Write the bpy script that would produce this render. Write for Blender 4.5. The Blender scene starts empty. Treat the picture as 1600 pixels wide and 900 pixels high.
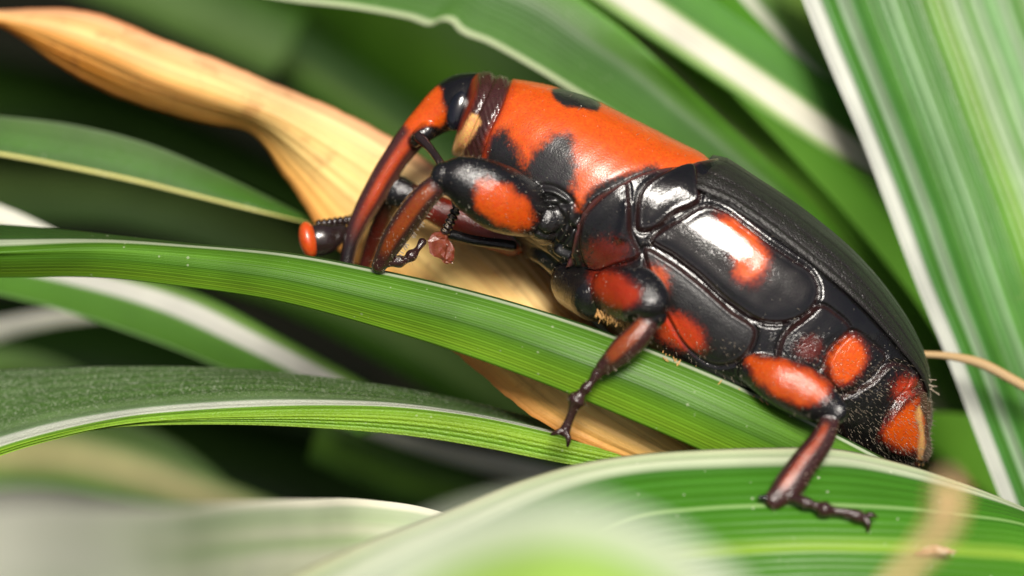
import bpy, bmesh, math, random
import numpy as np
from mathutils import Vector, Matrix
from mathutils.bvhtree import BVHTree

random.seed(7); rng = np.random.default_rng(7)
S = bpy.context.scene
COL = S.collection
S.unit_settings.system = 'METRIC'
S.unit_settings.scale_length = 0.003          # one unit is about 3 mm: the beetle is 3 cm long

# ------------------------------------------------------------------ camera, sky, sun, exposure
PITCH = math.radians(35)                      # the camera looks down into the plant
CP, SP = math.cos(PITCH), math.sin(PITCH)
RIGHT = np.array([1.0, 0, 0]); FWD = np.array([0, CP, -SP]); UP = np.array([0, SP, CP])
HEIGHT = 30.0                                 # height of the beetle above the soil
DIST = 40.0
def W(p):
    """scene frame (x right, y away from the lens, z up along the picture) -> world"""
    p = np.asarray(p, float)
    return p[..., 0:1]*RIGHT + p[..., 1:2]*FWD + p[..., 2:3]*UP + np.array([0, 0, HEIGHT])
def F(pts):
    """(picture x, picture y, depth) -> scene frame at that true distance"""
    p = np.asarray(pts, float)
    k = (DIST + p[..., 2])/DIST
    return np.stack([(p[..., 0]-800)/100*k, p[..., 2], (450-p[..., 1])/100*k], -1)

cam_d = bpy.data.cameras.new('camera'); cam = bpy.data.objects.new('camera', cam_d); COL.objects.link(cam)
cam.location = W([0, -DIST, 0]); cam.rotation_euler = (math.pi/2 - PITCH, 0, 0)
cam_d.sensor_width = 36; cam_d.lens = 90
cam_d.clip_start = 0.5; cam_d.clip_end = 5000
cam_d.dof.use_dof = True; cam_d.dof.focus_distance = DIST - 1.1
cam_d.dof.aperture_fstop = 0.060
cam_d.dof.aperture_blades = 0
S.camera = cam

L = np.array([0.11, -0.885, 0.42]); L /= np.linalg.norm(L)
LW = L[0]*RIGHT + L[1]*FWD + L[2]*UP
ELEV = math.asin(LW[2]); AZ = math.atan2(LW[0], LW[1])
world = bpy.data.worlds.new('World'); S.world = world; world.use_nodes = True
wt = world.node_tree
sky = wt.nodes.new('ShaderNodeTexSky'); sky.sky_type = 'NISHITA'; sky.sun_disc = False
sky.sun_elevation = ELEV; sky.sun_rotation = AZ
sky.air_density = 0.7; sky.dust_density = 5.0; sky.ozone_density = 0.3
bg = wt.nodes['Background']; bg.inputs['Strength'].default_value = 0.05
wt.links.new(sky.outputs[0], bg.inputs[0])
sd = bpy.data.lights.new('sun', 'SUN'); sun = bpy.data.objects.new('sun', sd); COL.objects.link(sun)
sd.energy = 4.0; sd.angle = math.radians(20); sd.color = (1, .95, .87)
sun.rotation_euler = Vector(LW).to_track_quat('Z', 'Y').to_euler()
sun.location = (0, 0, 80)
S.view_settings.view_transform = 'Standard'; S.view_settings.look = 'None'
S.view_settings.gamma = 1; S.view_settings.use_curve_mapping = False
S.view_settings.exposure = 0.5
try:
    S.cycles.max_bounces = 8; S.cycles.transmission_bounces = 4; S.cycles.use_denoising = True
    S.cycles.sample_clamp_indirect = 4
except Exception: pass

# ------------------------------------------------------------------ helpers
def hermite(kn, vals, q):
    kn = np.asarray(kn, float); vals = np.asarray(vals, float); q = np.asarray(q, float)
    k = len(kn); sl = (vals[1:]-vals[:-1])/np.diff(kn).reshape((-1,)+(1,)*(vals.ndim-1))
    m = np.empty_like(vals); m[0] = sl[0]; m[-1] = sl[-1]
    if k > 2:
        h = np.diff(kn); a = (h[1:]/(h[1:]+h[:-1])).reshape((-1,)+(1,)*(vals.ndim-1))
        m[1:-1] = a*sl[:-1] + (1-a)*sl[1:]
    i = np.clip(np.searchsorted(kn, q, 'right')-1, 0, k-2)
    h = (kn[i+1]-kn[i]); t = (q-kn[i])/h
    sh = (-1,)+(1,)*(vals.ndim-1); t = t.reshape(sh); h = h.reshape(sh)
    return (2*t**3-3*t**2+1)*vals[i]+(t**3-2*t**2+t)*h*m[i]+(-2*t**3+3*t**2)*vals[i+1]+(t**3-t**2)*h*m[i+1]
def spline(pts, n):
    pts = np.asarray(pts, float)
    d = np.sqrt(((pts[1:]-pts[:-1])**2).sum(1))
    t = np.concatenate([[0], np.cumsum(d)]); t /= t[-1]
    return hermite(t, pts, np.linspace(0, 1, n))
def sstep(a, b, x):
    t = np.clip((x-a)/(b-a), 0, 1); return t*t*(3-2*t)
def tag(o, label=None, cat=None, group=None, kind=None):
    if label: o['label'] = label
    if cat: o['category'] = cat
    if group: o['group'] = group
    if kind: o['kind'] = kind
    return o
def mesh_obj(name, verts, faces, mat, parent=None, uv=None, smooth=True, origin=None):
    """verts in WORLD space; origin = world point for the object's origin"""
    verts = np.asarray(verts, float)
    o0 = np.zeros(3) if origin is None else np.asarray(origin, float)
    if parent is not None: o0 = np.array(parent.matrix_world.translation)
    me = bpy.data.meshes.new(name)
    me.from_pydata((verts-o0).tolist(), [], [tuple(map(int, f)) for f in faces])
    if uv is not None:
        ul = me.uv_layers.new(name='UVMap')
        li = np.empty(len(me.loops), dtype=np.int32); me.loops.foreach_get('vertex_index', li)
        ul.data.foreach_set('uv', np.asarray(uv, np.float32)[li].ravel())
    if smooth: me.polygons.foreach_set('use_smooth', np.ones(len(me.polygons), bool))
    me.materials.append(mat)
    o = bpy.data.objects.new(name, me); COL.objects.link(o)
    if parent is None: o.location = o0
    else: o.parent = parent
    return o
def grid_faces(nu, nv, off=0, flip=False):
    f = []
    for i in range(nu-1):
        for j in range(nv-1):
            a = off+i*nv+j; q = (a, a+1, a+nv+1, a+nv)
            f.append(q[::-1] if flip else q)
    return f

# ------------------------------------------------------------------ node helpers
class NT:
    def __init__(s, name):
        s.m = bpy.data.materials.new(name); s.m.use_nodes = True
        s.t = s.m.node_tree; s.t.nodes.clear()
    def n(s, typ, **kw):
        nd = s.t.nodes.new(typ)
        for k, v in kw.items():
            if k.startswith('i_'): nd.inputs[k[2:].replace('_', ' ')].default_value = v
            else: setattr(nd, k, v)
        return nd
    def l(s, a, b): s.t.links.new(a, b)
    def math(s, op, a, b=None, c=None, clamp=False):
        nd = s.t.nodes.new('ShaderNodeMath'); nd.operation = op; nd.use_clamp = clamp
        for i, x in enumerate((a, b, c)):
            if x is None: continue
            if isinstance(x, (int, float)): nd.inputs[i].default_value = x
            else: s.l(x, nd.inputs[i])
        return nd.outputs[0]
    def ramp(s, fac, stops, interp='LINEAR'):
        nd = s.t.nodes.new('ShaderNodeValToRGB'); cr = nd.color_ramp; cr.interpolation = interp
        while len(cr.elements) > 1: cr.elements.remove(cr.elements[-1])
        cr.elements[0].position = stops[0][0]; cr.elements[0].color = (*stops[0][1], 1)
        for p, c in stops[1:]:
            e = cr.elements.new(p); e.color = (*c, 1)
        s.l(fac, nd.inputs[0]); return nd.outputs[0]
    def mixc(s, fac, a, b, mode='MIX'):
        nd = s.t.nodes.new('ShaderNodeMix'); nd.data_type = 'RGBA'; nd.blend_type = mode
        for x, i in ((fac, 0), (a, 6), (b, 7)):
            if isinstance(x, (int, float)): nd.inputs[i].default_value = x
            elif isinstance(x, tuple): nd.inputs[i].default_value = (*x, 1)
            else: s.l(x, nd.inputs[i])
        return nd.outputs[2]

def leaf_mat(name, stops, rough=.42, transl=.28, streak=.35, freq=26, veins=18, bump=.25, speck=.5, spots=None,
             dust=.0, glitter=0.0, blotch=.25, seed=0.0, along=None, spec=.3, spot_thr=.56):
    m = NT(name)
    uv = m.n('ShaderNodeUVMap', uv_map='UVMap'); sep = m.n('ShaderNodeSeparateXYZ'); m.l(uv.outputs[0], sep.inputs[0])
    u, v = sep.outputs[0], sep.outputs[1]
    def noise(fu, fv, off=0., detail=2., rough_=.5):
        c = m.n('ShaderNodeCombineXYZ'); m.l(m.math('MULTIPLY', u, fu), c.inputs[0]); m.l(m.math('MULTIPLY', v, fv), c.inputs[1])
        c.inputs[2].default_value = off+seed
        t = m.n('ShaderNodeTexNoise', i_Scale=1.0, i_Detail=detail, i_Roughness=rough_); m.l(c.outputs[0], t.inputs['Vector'])
        return t.outputs[0]
    wob = m.math('MULTIPLY_ADD', m.math('SUBTRACT', noise(.35, 2.5, 3.1), .5), .035, v)
    base = m.ramp(wob, stops)
    if along:   # (second set of stops, u0, u1)
        base2 = m.ramp(wob, along[0])
        fu = m.math('ADD', m.math('DIVIDE', m.math('SUBTRACT', u, along[1]), along[2]-along[1]), m.math('MULTIPLY', m.math('SUBTRACT', noise(.5, 3., 9.), .5), .6), clamp=True)
        base = m.mixc(fu, base, base2)
    s1 = noise(.22, freq, 1.7, 3., .6); s2 = noise(.12, freq*3.3, 7.7, 2.)
    st = m.math('ADD', m.math('MULTIPLY_ADD', m.math('SUBTRACT', s1, .5), 2.2*streak, 1.0), m.math('MULTIPLY', m.math('SUBTRACT', s2, .5), 1.3*streak))
    tc = m.n('ShaderNodeTexCoord')
    bl = m.n('ShaderNodeTexNoise', i_Scale=.9, i_Detail=3.0); m.l(tc.outputs['Object'], bl.inputs['Vector'])
    st = m.math('MULTIPLY', st, m.math('MULTIPLY_ADD', m.math('SUBTRACT', bl.outputs[0], .5), 2*blotch, 1.0))
    comb = m.n('ShaderNodeCombineColor'); [m.l(st, comb.inputs[i]) for i in range(3)]
    col = m.mixc(1.0, base, comb.outputs[0], 'MULTIPLY')
    # tiny pale cell dots
    vo = m.n('ShaderNodeTexVoronoi', i_Scale=9.0); m.l(tc.outputs['Object'], vo.inputs['Vector'])
    sc = m.n('ShaderNodeSeparateColor'); m.l(vo.outputs['Color'], sc.inputs[0])
    thr = m.math('MULTIPLY', m.math('POWER', sc.outputs[0], 9.0), .22)
    dot = m.math('LESS_THAN', vo.outputs['Distance'], thr)
    col = m.mixc(m.math('MULTIPLY', dot, speck), col, (.55, .6, .42))
    if dust > 0:  # pale dust specks, with the sparkle of the surface painted into them
        dn = m.n('ShaderNodeTexNoise', i_Scale=27.0, i_Detail=2.0, i_Roughness=.8); m.l(tc.outputs['Object'], dn.inputs['Vector'])
        d0 = m.math('MULTIPLY', m.math('SUBTRACT', dn.outputs[0], .54, clamp=True), 9.0, clamp=True)
        side = m.ramp(v, [(0, (1, 1, 1)), (.36, (1, 1, 1)), (.46, (0, 0, 0))])
        col = m.mixc(m.math('MULTIPLY', m.math('MULTIPLY', d0, side), dust), col, (.50, .54, .42))
    if spots:
        sp = m.n('ShaderNodeTexNoise', i_Scale=1.6, i_Detail=5.0, i_Roughness=.7); m.l(tc.outputs['Object'], sp.inputs['Vector'])
        f = m.math('MULTIPLY', m.math('SUBTRACT', sp.outputs[0], spot_thr, clamp=True), 5.0, clamp=True)
        col = m.mixc(m.math('MULTIPLY', f, .7), col, spots)
    vein = m.math('SINE', m.math('MULTIPLY', v, veins*6.2832))
    fine = m.n('ShaderNodeTexNoise', i_Scale=30.0, i_Detail=2.0); m.l(tc.outputs['Object'], fine.inputs['Vector'])
    hgt = m.math('ADD', m.math('MULTIPLY', vein, .5), m.math('MULTIPLY', fine.outputs[0], .55+glitter*2))
    hgt = m.math('ADD', hgt, m.math('MULTIPLY', s2, .8))
    bp = m.n('ShaderNodeBump', i_Strength=bump, i_Distance=.05); m.l(hgt, bp.inputs['Height'])
    p = m.n('ShaderNodeBsdfPrincipled', i_Roughness=rough); m.l(col, p.inputs['Base Color']); m.l(bp.outputs[0], p.inputs['Normal'])
    p.inputs['Specular IOR Level'].default_value = spec
    if glitter:
        m.l(m.math('MULTIPLY_ADD', fine.outputs[0], -.5, rough+.2), p.inputs['Roughness'])
    tr = m.n('ShaderNodeBsdfTranslucent')
    m.l(m.mixc(1.0, col, (1.15, 1.15, .6), 'MULTIPLY'), tr.inputs[0]); m.l(bp.outputs[0], tr.inputs['Normal'])
    mx = m.n('ShaderNodeMixShader'); mx.inputs[0].default_value = transl
    m.l(p.outputs[0], mx.inputs[1]); m.l(tr.outputs[0], mx.inputs[2])
    out = m.n('ShaderNodeOutputMaterial'); m.l(mx.outputs[0], out.inputs[0])
    return m.m

def make_leaf(name, label, mat, curves, vs=None, nu=110, nv=30, thick=.05, ridge=(0, 0), bow=0., group=None, cat='leaf', wave=0.):
    k = len(curves); vs = np.linspace(0, 1, k) if vs is None else np.asarray(vs, float)
    A = np.stack([spline(F(c), nu) for c in curves])              # k, nu, 3
    v = np.linspace(0, 1, nv)
    G = hermite(vs, A, v)                                         # nv, nu, 3
    G = np.transpose(G, (1, 0, 2)).copy()
    du = np.gradient(G, axis=0); dv = np.gradient(G, axis=1)
    N = np.cross(du, dv); N /= np.linalg.norm(N, axis=2, keepdims=True)+1e-9
    flip = N[..., 1].mean() > 0
    if flip: N = -N
    seg = np.linalg.norm(np.diff(G[:, nv//2], axis=0), axis=1); ul = np.concatenate([[0], np.cumsum(seg)])
    disp = bow*(1-(2*v-1)**2)[None, :]*np.ones((nu, 1))
    if ridge[0]:
        disp = disp + ridge[1]*(np.abs(np.sin(v*ridge[0]*math.pi))[None, :]-.5)
    if cat == 'dry leaf':
        ph = ul*2.3; rag = (.020*np.sin(ph*1.7)+.014*np.sin(ph*4.3+1)+.010*np.sin(ph*9.1+2))[:, None]*(np.abs(2*v-1)**6*np.sign(v-.5))[None, :]
        G = G+dv/np.linalg.norm(dv, axis=2, keepdims=True)*rag[..., None]*.55
        disp = disp+.010*np.sin(v*23+np.sin(ul*.6)[:, None]*2)
    if wave:
        disp = disp + wave*np.sin(ul*.9+1.3)[:, None]*(v-.5)[None, :]*2
    G = G + N*disp[..., None]
    prof = thick*np.clip(1-np.abs(2*v-1)**4, .25, 1)[None, :, None]
    B = G - N*prof
    n1 = nu*nv
    verts = np.concatenate([G.reshape(-1, 3), B.reshape(-1, 3)])
    uvu = np.repeat(ul, nv); uvv = np.tile(v, nu); uv = np.stack([uvu, uvv], 1); uv = np.concatenate([uv, uv])
    faces = grid_faces(nu, nv, 0, not flip) + grid_faces(nu, nv, n1, flip)
    def edge(a, b): faces.append((a, b, b+n1, a+n1))
    for i in range(nu-1):
        edge(i*nv, (i+1)*nv); edge((i+1)*nv+nv-1, i*nv+nv-1)
    for j in range(nv-1):
        edge(j+1, j); edge((nu-1)*nv+j, (nu-1)*nv+j+1)
    wv = W(verts)
    o = mesh_obj(name, wv, faces, mat, uv=uv, origin=wv[:nv].mean(0))
    return tag(o, label, cat, group)

# ------------------------------------------------------------------ the ground
def soil():
    m = NT('dark_soil'); tc = m.n('ShaderNodeTexCoord')
    n = m.n('ShaderNodeTexNoise', i_Scale=.35, i_Detail=8.0, i_Roughness=.65); m.l(tc.outputs['Object'], n.inputs['Vector'])
    c = m.ramp(n.outputs[0], [(.3, (.003, .0035, .002)), (.55, (.006, .0065, .003)), (.75, (.012, .012, .005))])
    b = m.n('ShaderNodeBump', i_Strength=.8, i_Distance=.5); m.l(n.outputs[0], b.inputs['Height'])
    p = m.n('ShaderNodeBsdfPrincipled', i_Roughness=.95); p.inputs['Specular IOR Level'].default_value = .1; m.l(c, p.inputs['Base Color']); m.l(b.outputs[0], p.inputs['Normal'])
    o = m.n('ShaderNodeOutputMaterial'); m.l(p.outputs[0], o.inputs[0])
    n_ = 60; xs = np.concatenate([[-2000, -600, -200], np.linspace(-90, 90, n_), [200, 600, 2000]])
    X, Y = np.meshgrid(xs, xs+40, indexing='ij')
    Z = .8*np.sin(X*.21)*np.cos(Y*.17)+.5*np.sin(X*.5+Y*.37)
    Z[np.abs(X) > 95] = 0; Z[np.abs(Y-40) > 95] = 0
    v = np.stack([X, Y, Z], -1).reshape(-1, 3)
    g = mesh_obj('soil', v, grid_faces(len(xs), len(xs), 0, True), m.m)
    tag(g, 'dark damp soil far below the leaves', kind='structure')
soil()

# ------------------------------------------------------------------ leaves
WHT = (.62, .64, .52); CREAM = (.66, .60, .36)
G1 = (.058, .155, .010); G2 = (.085, .215, .012); G3 = (.125, .28, .016); YG = (.18, .34, .018); DK = (.030, .075, .014); DK2 = (.016, .042, .008)
GREY = (.12, .19, .09)
GRP = 'green leaves around the beetle'

m_main = leaf_mat('leaf_gripped', [(0, DK), (.125, DK), (.145, (.36, .42, .28)), (.19, (.40, .46, .31)), (.225, G1), (.42, G2), (.62, G1), (.74, G3), (.9, YG), (1, G3)],  # yellow green lower edge has light shining through put into the pigment
                  rough=.4, streak=.34, freq=22, veins=31, bump=.16, speck=.35, blotch=.3, spots=(.22, .17, .05), spot_thr=.66)
make_leaf('leaf', 'long green leaf with a thin white upper edge that the beetle grips', m_main,
    [[(-150, 346, .2), (0, 350, .2), (100, 358, .0), (200, 369, -.2), (300, 380, -.5), (450, 394, -.8), (600, 422, -1.0), (750, 457, -1.25), (930, 512, -1.5), (1050, 557, -1.6), (1200, 622, -1.6), (1290, 668, -1.5), (1420, 735, -1.2)],
     [(-150, 378, -.4), (0, 377, -.4), (150, 375, -.5), (300, 384, -.7), (450, 398, -.9), (600, 426, -1.1), (750, 461, -1.35), (930, 516, -1.6), (1050, 561, -1.7), (1200, 626, -1.7), (1290, 672, -1.6), (1420, 739, -1.3)],
     [(-150, 405, -.6), (0, 403, -.6), (150, 402, -.7), (300, 415, -.95), (430, 432, -1.15), (600, 470, -1.35), (730, 503, -1.55), (890, 557, -1.85), (1010, 603, -1.95), (1140, 660, -1.95), (1240, 705, -1.8), (1360, 770, -1.5)],
     [(-150, 436, -.2), (0, 434, -.2), (150, 434, -.4), (300, 450, -.7), (420, 468, -.9), (600, 515, -1.1), (700, 546, -1.3), (850, 600, -1.6), (975, 652, -1.7), (1090, 702, -1.7), (1190, 750, -1.6), (1300, 810, -1.3)]],
    vs=[0, .15, .6, 1], nu=150, nv=60, thick=.06, ridge=(17, .006), group=GRP)

m_front = leaf_mat('leaf_front', [(0, (.52, .52, .34)), (.035, (.38, .46, .27)), (.06, (.50, .55, .38)), (.085, (.36, .45, .27)), (.105, (.045, .17, .012)), (.285, (.055, .20, .012)), (.30, (.26, .42, .14)), (.315, (.05, .19, .012)),
                  (.46, (.07, .22, .014)), (.54, (.24, .40, .04)), (.58, (.06, .20, .012)), (.8, (.06, .2, .012)), (.86, (.24, .4, .1)), (1, G1)],
                  rough=.38, streak=.22, freq=16, veins=22, bump=.25, speck=.7, blotch=.12)
front = make_leaf('leaf', 'broad green leaf with a pale cream rim below the tail of the beetle', m_front,
    [[(250, 1000, -6.8), (420, 915, -5.4), (560, 850, -4.2), (700, 795, -3.1), (820, 748, -2.6), (900, 725, -2.4), (1000, 709, -2.2), (1100, 702, -2.05), (1200, 699, -1.95), (1300, 700, -1.9), (1400, 721, -1.8), (1500, 752, -1.7), (1600, 792, -1.5), (1750, 858, -1.0)],
     [(400, 1150, -7.4), (560, 1050, -6.0), (700, 960, -4.6), (830, 880, -3.8), (930, 830, -3.2), (1000, 806, -3.0), (1080, 797, -2.9), (1150, 793, -2.8), (1240, 790, -2.75), (1320, 791, -2.7), (1400, 795, -2.6), (1500, 805, -2.4), (1600, 820, -2.1), (1750, 900, -1.6)],
     [(560, 1400, -7.0), (740, 1250, -6.3), (880, 1130, -5.5), (980, 1050, -4.6), (1050, 1010, -4.2), (1100, 990, -4.0), (1160, 980, -3.9), (1220, 975, -3.8), (1290, 972, -3.7), (1360, 970, -3.6), (1440, 975, -3.5), (1520, 985, -3.3), (1610, 1000, -3.0), (1760, 1040, -2.5)]],
    vs=[0, .3, 1], nu=120, nv=60, thick=.07, ridge=(22, .012), group=GRP)

m_fold = leaf_mat('leaf_folded', [(0, (.055, .105, .028)), (.36, (.06, .13, .024)), (.42, (.12, .2, .07)), (.455, (.14, .22, .1)), (.47, (.54, .57, .48)), (.53, (.55, .58, .48)), (.545, (.13, .28, .02)), (.75, (.26, .44, .03)), (.9, (.16, .34, .02)), (1, (.26, .42, .05))],
                  rough=.45, streak=.3, freq=14, veins=14, bump=.4, speck=.3, dust=.6, glitter=.8)
make_leaf('leaf', 'dark dusty leaf folded over a white rib, left below the gripped leaf', m_fold,
    [[(-120, 585, .9), (0, 577, .8), (100, 573, .7), (200, 571, .6), (300, 572, .5), (400, 577, .5), (520, 590, .4), (640, 607, .4), (760, 632, .4), (850, 657, .4), (930, 683, .4), (1010, 703, .4), (1120, 745, .5)],
     [(-120, 650, .1), (0, 640, .1), (100, 622, .0), (200, 612, .0), (300, 604, -.1), (400, 600, -.1), (520, 608, -.1), (640, 622, -.1), (760, 645, -.1), (850, 667, -.1), (930, 688, -.1), (1010, 706, 0), (1120, 748, .1)],
     [(-120, 738, -.7), (0, 692, -.7), (100, 665, -.7), (200, 646, -.7), (300, 636, -.7), (400, 631, -.7), (520, 630, -.7), (640, 635, -.7), (760, 652, -.7), (850, 672, -.7), (930, 692, -.7), (1010, 709, -.6), (1120, 752, -.5)],
     [(-120, 756, -.85), (0, 705, -.85), (100, 679, -.85), (200, 666, -.85), (300, 663, -.85), (400, 664, -.85), (520, 670, -.85), (640, 681, -.85), (760, 700, -.85), (850, 718, -.85), (930, 733, -.85), (990, 745, -.75), (1100, 780, -.65)]],
    vs=[0, .3, .5, 1], nu=140, nv=56, thick=.05, ridge=(14, .012), group=GRP)

m_dark = leaf_mat('leaf_dark', [(0, (.10, .15, .07)), (.07, (.05, .11, .02)), (.5, (.045, .13, .014)), (.86, (.035, .10, .012)), (.885, (.55, .50, .14)), (.96, (.55, .52, .18)), (1, (.2, .24, .05))], rough=.5, streak=.2, transl=.2, speck=.3, glitter=.3)
make_leaf('leaf', 'dark green leaf with a thin yellow lower edge pointing at the snout', m_dark,
    [[(-120, 170, 2.2), (0, 181, 2.2), (120, 196, 2.2), (230, 224, 2.2), (330, 265, 2.2), (420, 308, 2.2), (492, 345, 2.2)],
     [(-120, 215, 1.9), (0, 226, 1.9), (110, 244, 1.9), (220, 268, 1.9), (320, 296, 1.9), (415, 323, 1.9), (492, 348, 2.1)],
     [(-120, 226, 1.8), (0, 243, 1.8), (105, 263, 1.8), (210, 285, 1.8), (310, 309, 1.8), (410, 333, 1.8), (492, 351, 2.0)]], vs=[0, .6, 1], group=GRP, nv=40)

DRY1 = [(0, (.42, .15, .07)), (.03, (.66, .30, .13)), (.10, (.82, .50, .26)), (.22, (.86, .54, .22)), (.36, (.90, .62, .28)), (.5, (.80, .40, .10)), (.62, (.84, .48, .13)), (.78, (.78, .34, .05)), (.9, (.80, .40, .08)), (.97, (.55, .2, .04)), (1, (.4, .14, .03))]
DRY2 = [(0, (.55, .22, .10)), (.04, (.82, .46, .24)), (.14, (.90, .62, .32)), (.3, (.92, .70, .34)), (.5, (.90, .64, .26)), (.7, (.92, .70, .28)), (.9, (.88, .52, .14)), (1, (.6, .26, .06))]
m_dry = leaf_mat('leaf_dry', DRY1, rough=.5, streak=.34, freq=13, veins=13, bump=.3, speck=0, transl=.38, blotch=.22, along=(DRY2, 3.5, 6.5), spots=(.50, .20, .06))
make_leaf('dry_leaf', 'withered orange and straw coloured leaf twisting behind the snout of the beetle', m_dry,
    [[(-150, 5, 2.6), (0, 14, 2.4), (130, 18, 2.2), (250, 62, 2.0), (380, 108, 1.9), (470, 143, 1.9), (560, 182, 1.9), (640, 230, 1.8), (760, 320, 1.5), (850, 400, 1.0), (905, 480, .5), (1010, 580, -.1), (1130, 680, -.3), (1200, 740, -.2)],
     [(-150, 18, 2.1), (0, 30, 1.9), (120, 66, 1.6), (235, 113, 1.4), (360, 155, 1.4), (430, 182, 1.4), (520, 235, 1.5), (600, 290, 1.3), (680, 360, .9), (760, 430, .4), (850, 520, -.3), (950, 610, -.8), (1060, 690, -.9), (1140, 745, -.8)],
     [(-150, 26, 2.3), (0, 42, 2.1), (100, 113, 2.1), (200, 163, 2.1), (320, 194, 2.2), (392, 206, 2.2), (452, 282, 2.0), (510, 370, 1.5), (600, 450, .8), (700, 540, .1), (790, 618, -.5), (880, 680, -.8), (980, 720, -.8), (1080, 760, -.7)]],
    vs=[0, .5, 1], nu=120, nv=44, thick=.05, ridge=(9, .014), cat='dry leaf', wave=.05)

m_top = leaf_mat('leaf_top', [(0, (.5, .56, .36)), (.035, (.42, .5, .28)), (.055, (.07, .17, .03)), (.4, (.06, .14, .035)), (.5, (.12, .19, .09)), (.58, (.07, .16, .03)), (.9, (.07, .2, .015)), (1, (.1, .3, .02))], rough=.38, streak=.2, speck=.2)
make_leaf('leaf', 'arching green leaf with a nibbled pale edge above the beetle', m_top,
    [[(250, -38, 2.4), (450, 1, 2.4), (560, 14, 2.4), (640, 29, 2.4), (676, 38, 2.4), (684, 33, 2.4), (705, 34, 2.4), (716, 47, 2.4), (760, 66, 2.4), (830, 104, 2.4), (890, 140, 2.5), (980, 195, 2.7), (1080, 258, 3.0), (1180, 335, 3.4), (1300, 450, 4.0)],
     [(300, -110, 3.0), (480, -80, 3.0), (590, -60, 3.0), (680, -45, 3.0), (712, -38, 3.0), (732, -35, 3.0), (752, -30, 3.0), (780, -18, 3.0), (840, 10, 3.0), (920, 65, 3.0), (985, 110, 3.2), (1060, 172, 3.4), (1140, 238, 3.6), (1230, 320, 4.0), (1340, 440, 4.4)],
     [(350, -200, 3.2), (520, -160, 3.2), (640, -130, 3.2), (740, -100, 3.2), (780, -85, 3.2), (800, -75, 3.2), (820, -65, 3.2), (850, -45, 3.2), (905, -5, 3.2), (985, 55, 3.2), (1040, 105, 3.2), (1105, 165, 3.4), (1180, 235, 3.7), (1260, 310, 4.0), (1370, 430, 5.0)]],
    group=GRP, nv=40, nu=160)

m_pale = leaf_mat('leaf_pale_middle', [(0, (.09, .24, .012)), (.18, (.10, .27, .012)), (.32, (.16, .27, .06)), (.45, (.42, .46, .26)), (.58, (.36, .42, .2)), (.7, (.12, .26, .03)), (1, (.06, .18, .012))], streak=.15, freq=8, speck=0)
make_leaf('leaf', 'blurred green leaf with a dull beige middle stripe behind the wing cases', m_pale,
    [[(830, -60, 4.1), (920, 40, 4.1), (1010, 140, 4.1), (1110, 240, 4.1), (1200, 350, 4.1), (1290, 470, 4.1), (1400, 640, 4.1)],
     [(960, -60, 4.1), (1040, 40, 4.1), (1130, 130, 4.1), (1230, 235, 4.1), (1330, 345, 4.1), (1430, 470, 4.1), (1540, 650, 4.1)]], group=GRP, bow=-.4)

m_cream = leaf_mat('leaf_cream', [(0, (.05, .2, .01)), (.12, (.06, .22, .012)), (.42, (.05, .18, .012)), (.46, (.22, .36, .1)), (.54, (.66, .64, .52)), (.80, (.66, .65, .55)), (.88, (.3, .42, .14)), (1, (.06, .2, .012))], streak=.08, freq=8, speck=0)
make_leaf('leaf', 'blurred leaf with a broad cream band running down behind the striped leaf', m_cream,
    [[(940, -120, 3.5), (1040, -55, 3.5), (1160, 30, 3.5), (1300, 130, 3.5), (1420, 230, 3.5), (1560, 360, 3.5)],
     [(780, -90, 3.3), (880, -28, 3.3), (1000, 50, 3.3), (1130, 135, 3.3), (1250, 215, 3.3), (1350, 275, 3.3), (1500, 370, 3.3)]][::1], group=GRP, vs=[0, 1])
m_wedge = leaf_mat('leaf_wedge', [(0, (.55, .58, .44)), (.16, (.5, .55, .4)), (.24, (.1, .24, .03)), (.7, (.16, .3, .03)), (1, (.08, .24, .02))], streak=.2, freq=8, speck=0)
make_leaf('leaf', 'short visible leaf with a pale left edge between cream band and striped leaf', m_wedge,
    [[(1060, -110, 3.9), (1150, -8, 3.9), (1215, 62, 3.9), (1270, 120, 3.9), (1330, 185, 3.9), (1400, 270, 3.9)],
     [(1230, -110, 4.2), (1290, -10, 4.2), (1330, 60, 4.2), (1370, 120, 4.2), (1420, 190, 4.2), (1480, 280, 4.2)]], group=GRP)

ST = (.36, .46, .32); GB = (.055, .19, .03)
m_right = leaf_mat('leaf_striped', [(0, (.56, .58, .52)), (.07, (.54, .57, .5)), (.09, GB), (.15, (.07, .22, .03)), (.175, (.27, .38, .24)), (.21, (.24, .35, .2)), (.24, GB), (.31, (.06, .2, .02)), (.335, (.14, .29, .1)), (.36, (.06, .19, .03)),
                  (.42, (.19, .33, .15)), (.44, (.07, .2, .03)), (.50, (.05, .17, .02)), (.555, (.10, .25, .02)), (.59, (.14, .28, .03)), (.62, (.24, .37, .16)), (.66, (.26, .38, .2)), (.69, (.14, .29, .08)), (.72, (.27, .39, .22)), (.76, (.12, .28, .08)), (.8, (.30, .42, .25)), (.84, (.1, .25, .05)), (.9, (.28, .4, .2)), (1, (.1, .25, .05))],
                  streak=.34, freq=34, veins=34, rough=.33, speck=0, blotch=.3, transl=.22, spots=(.3, .32, .12), spot_thr=.66)
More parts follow.
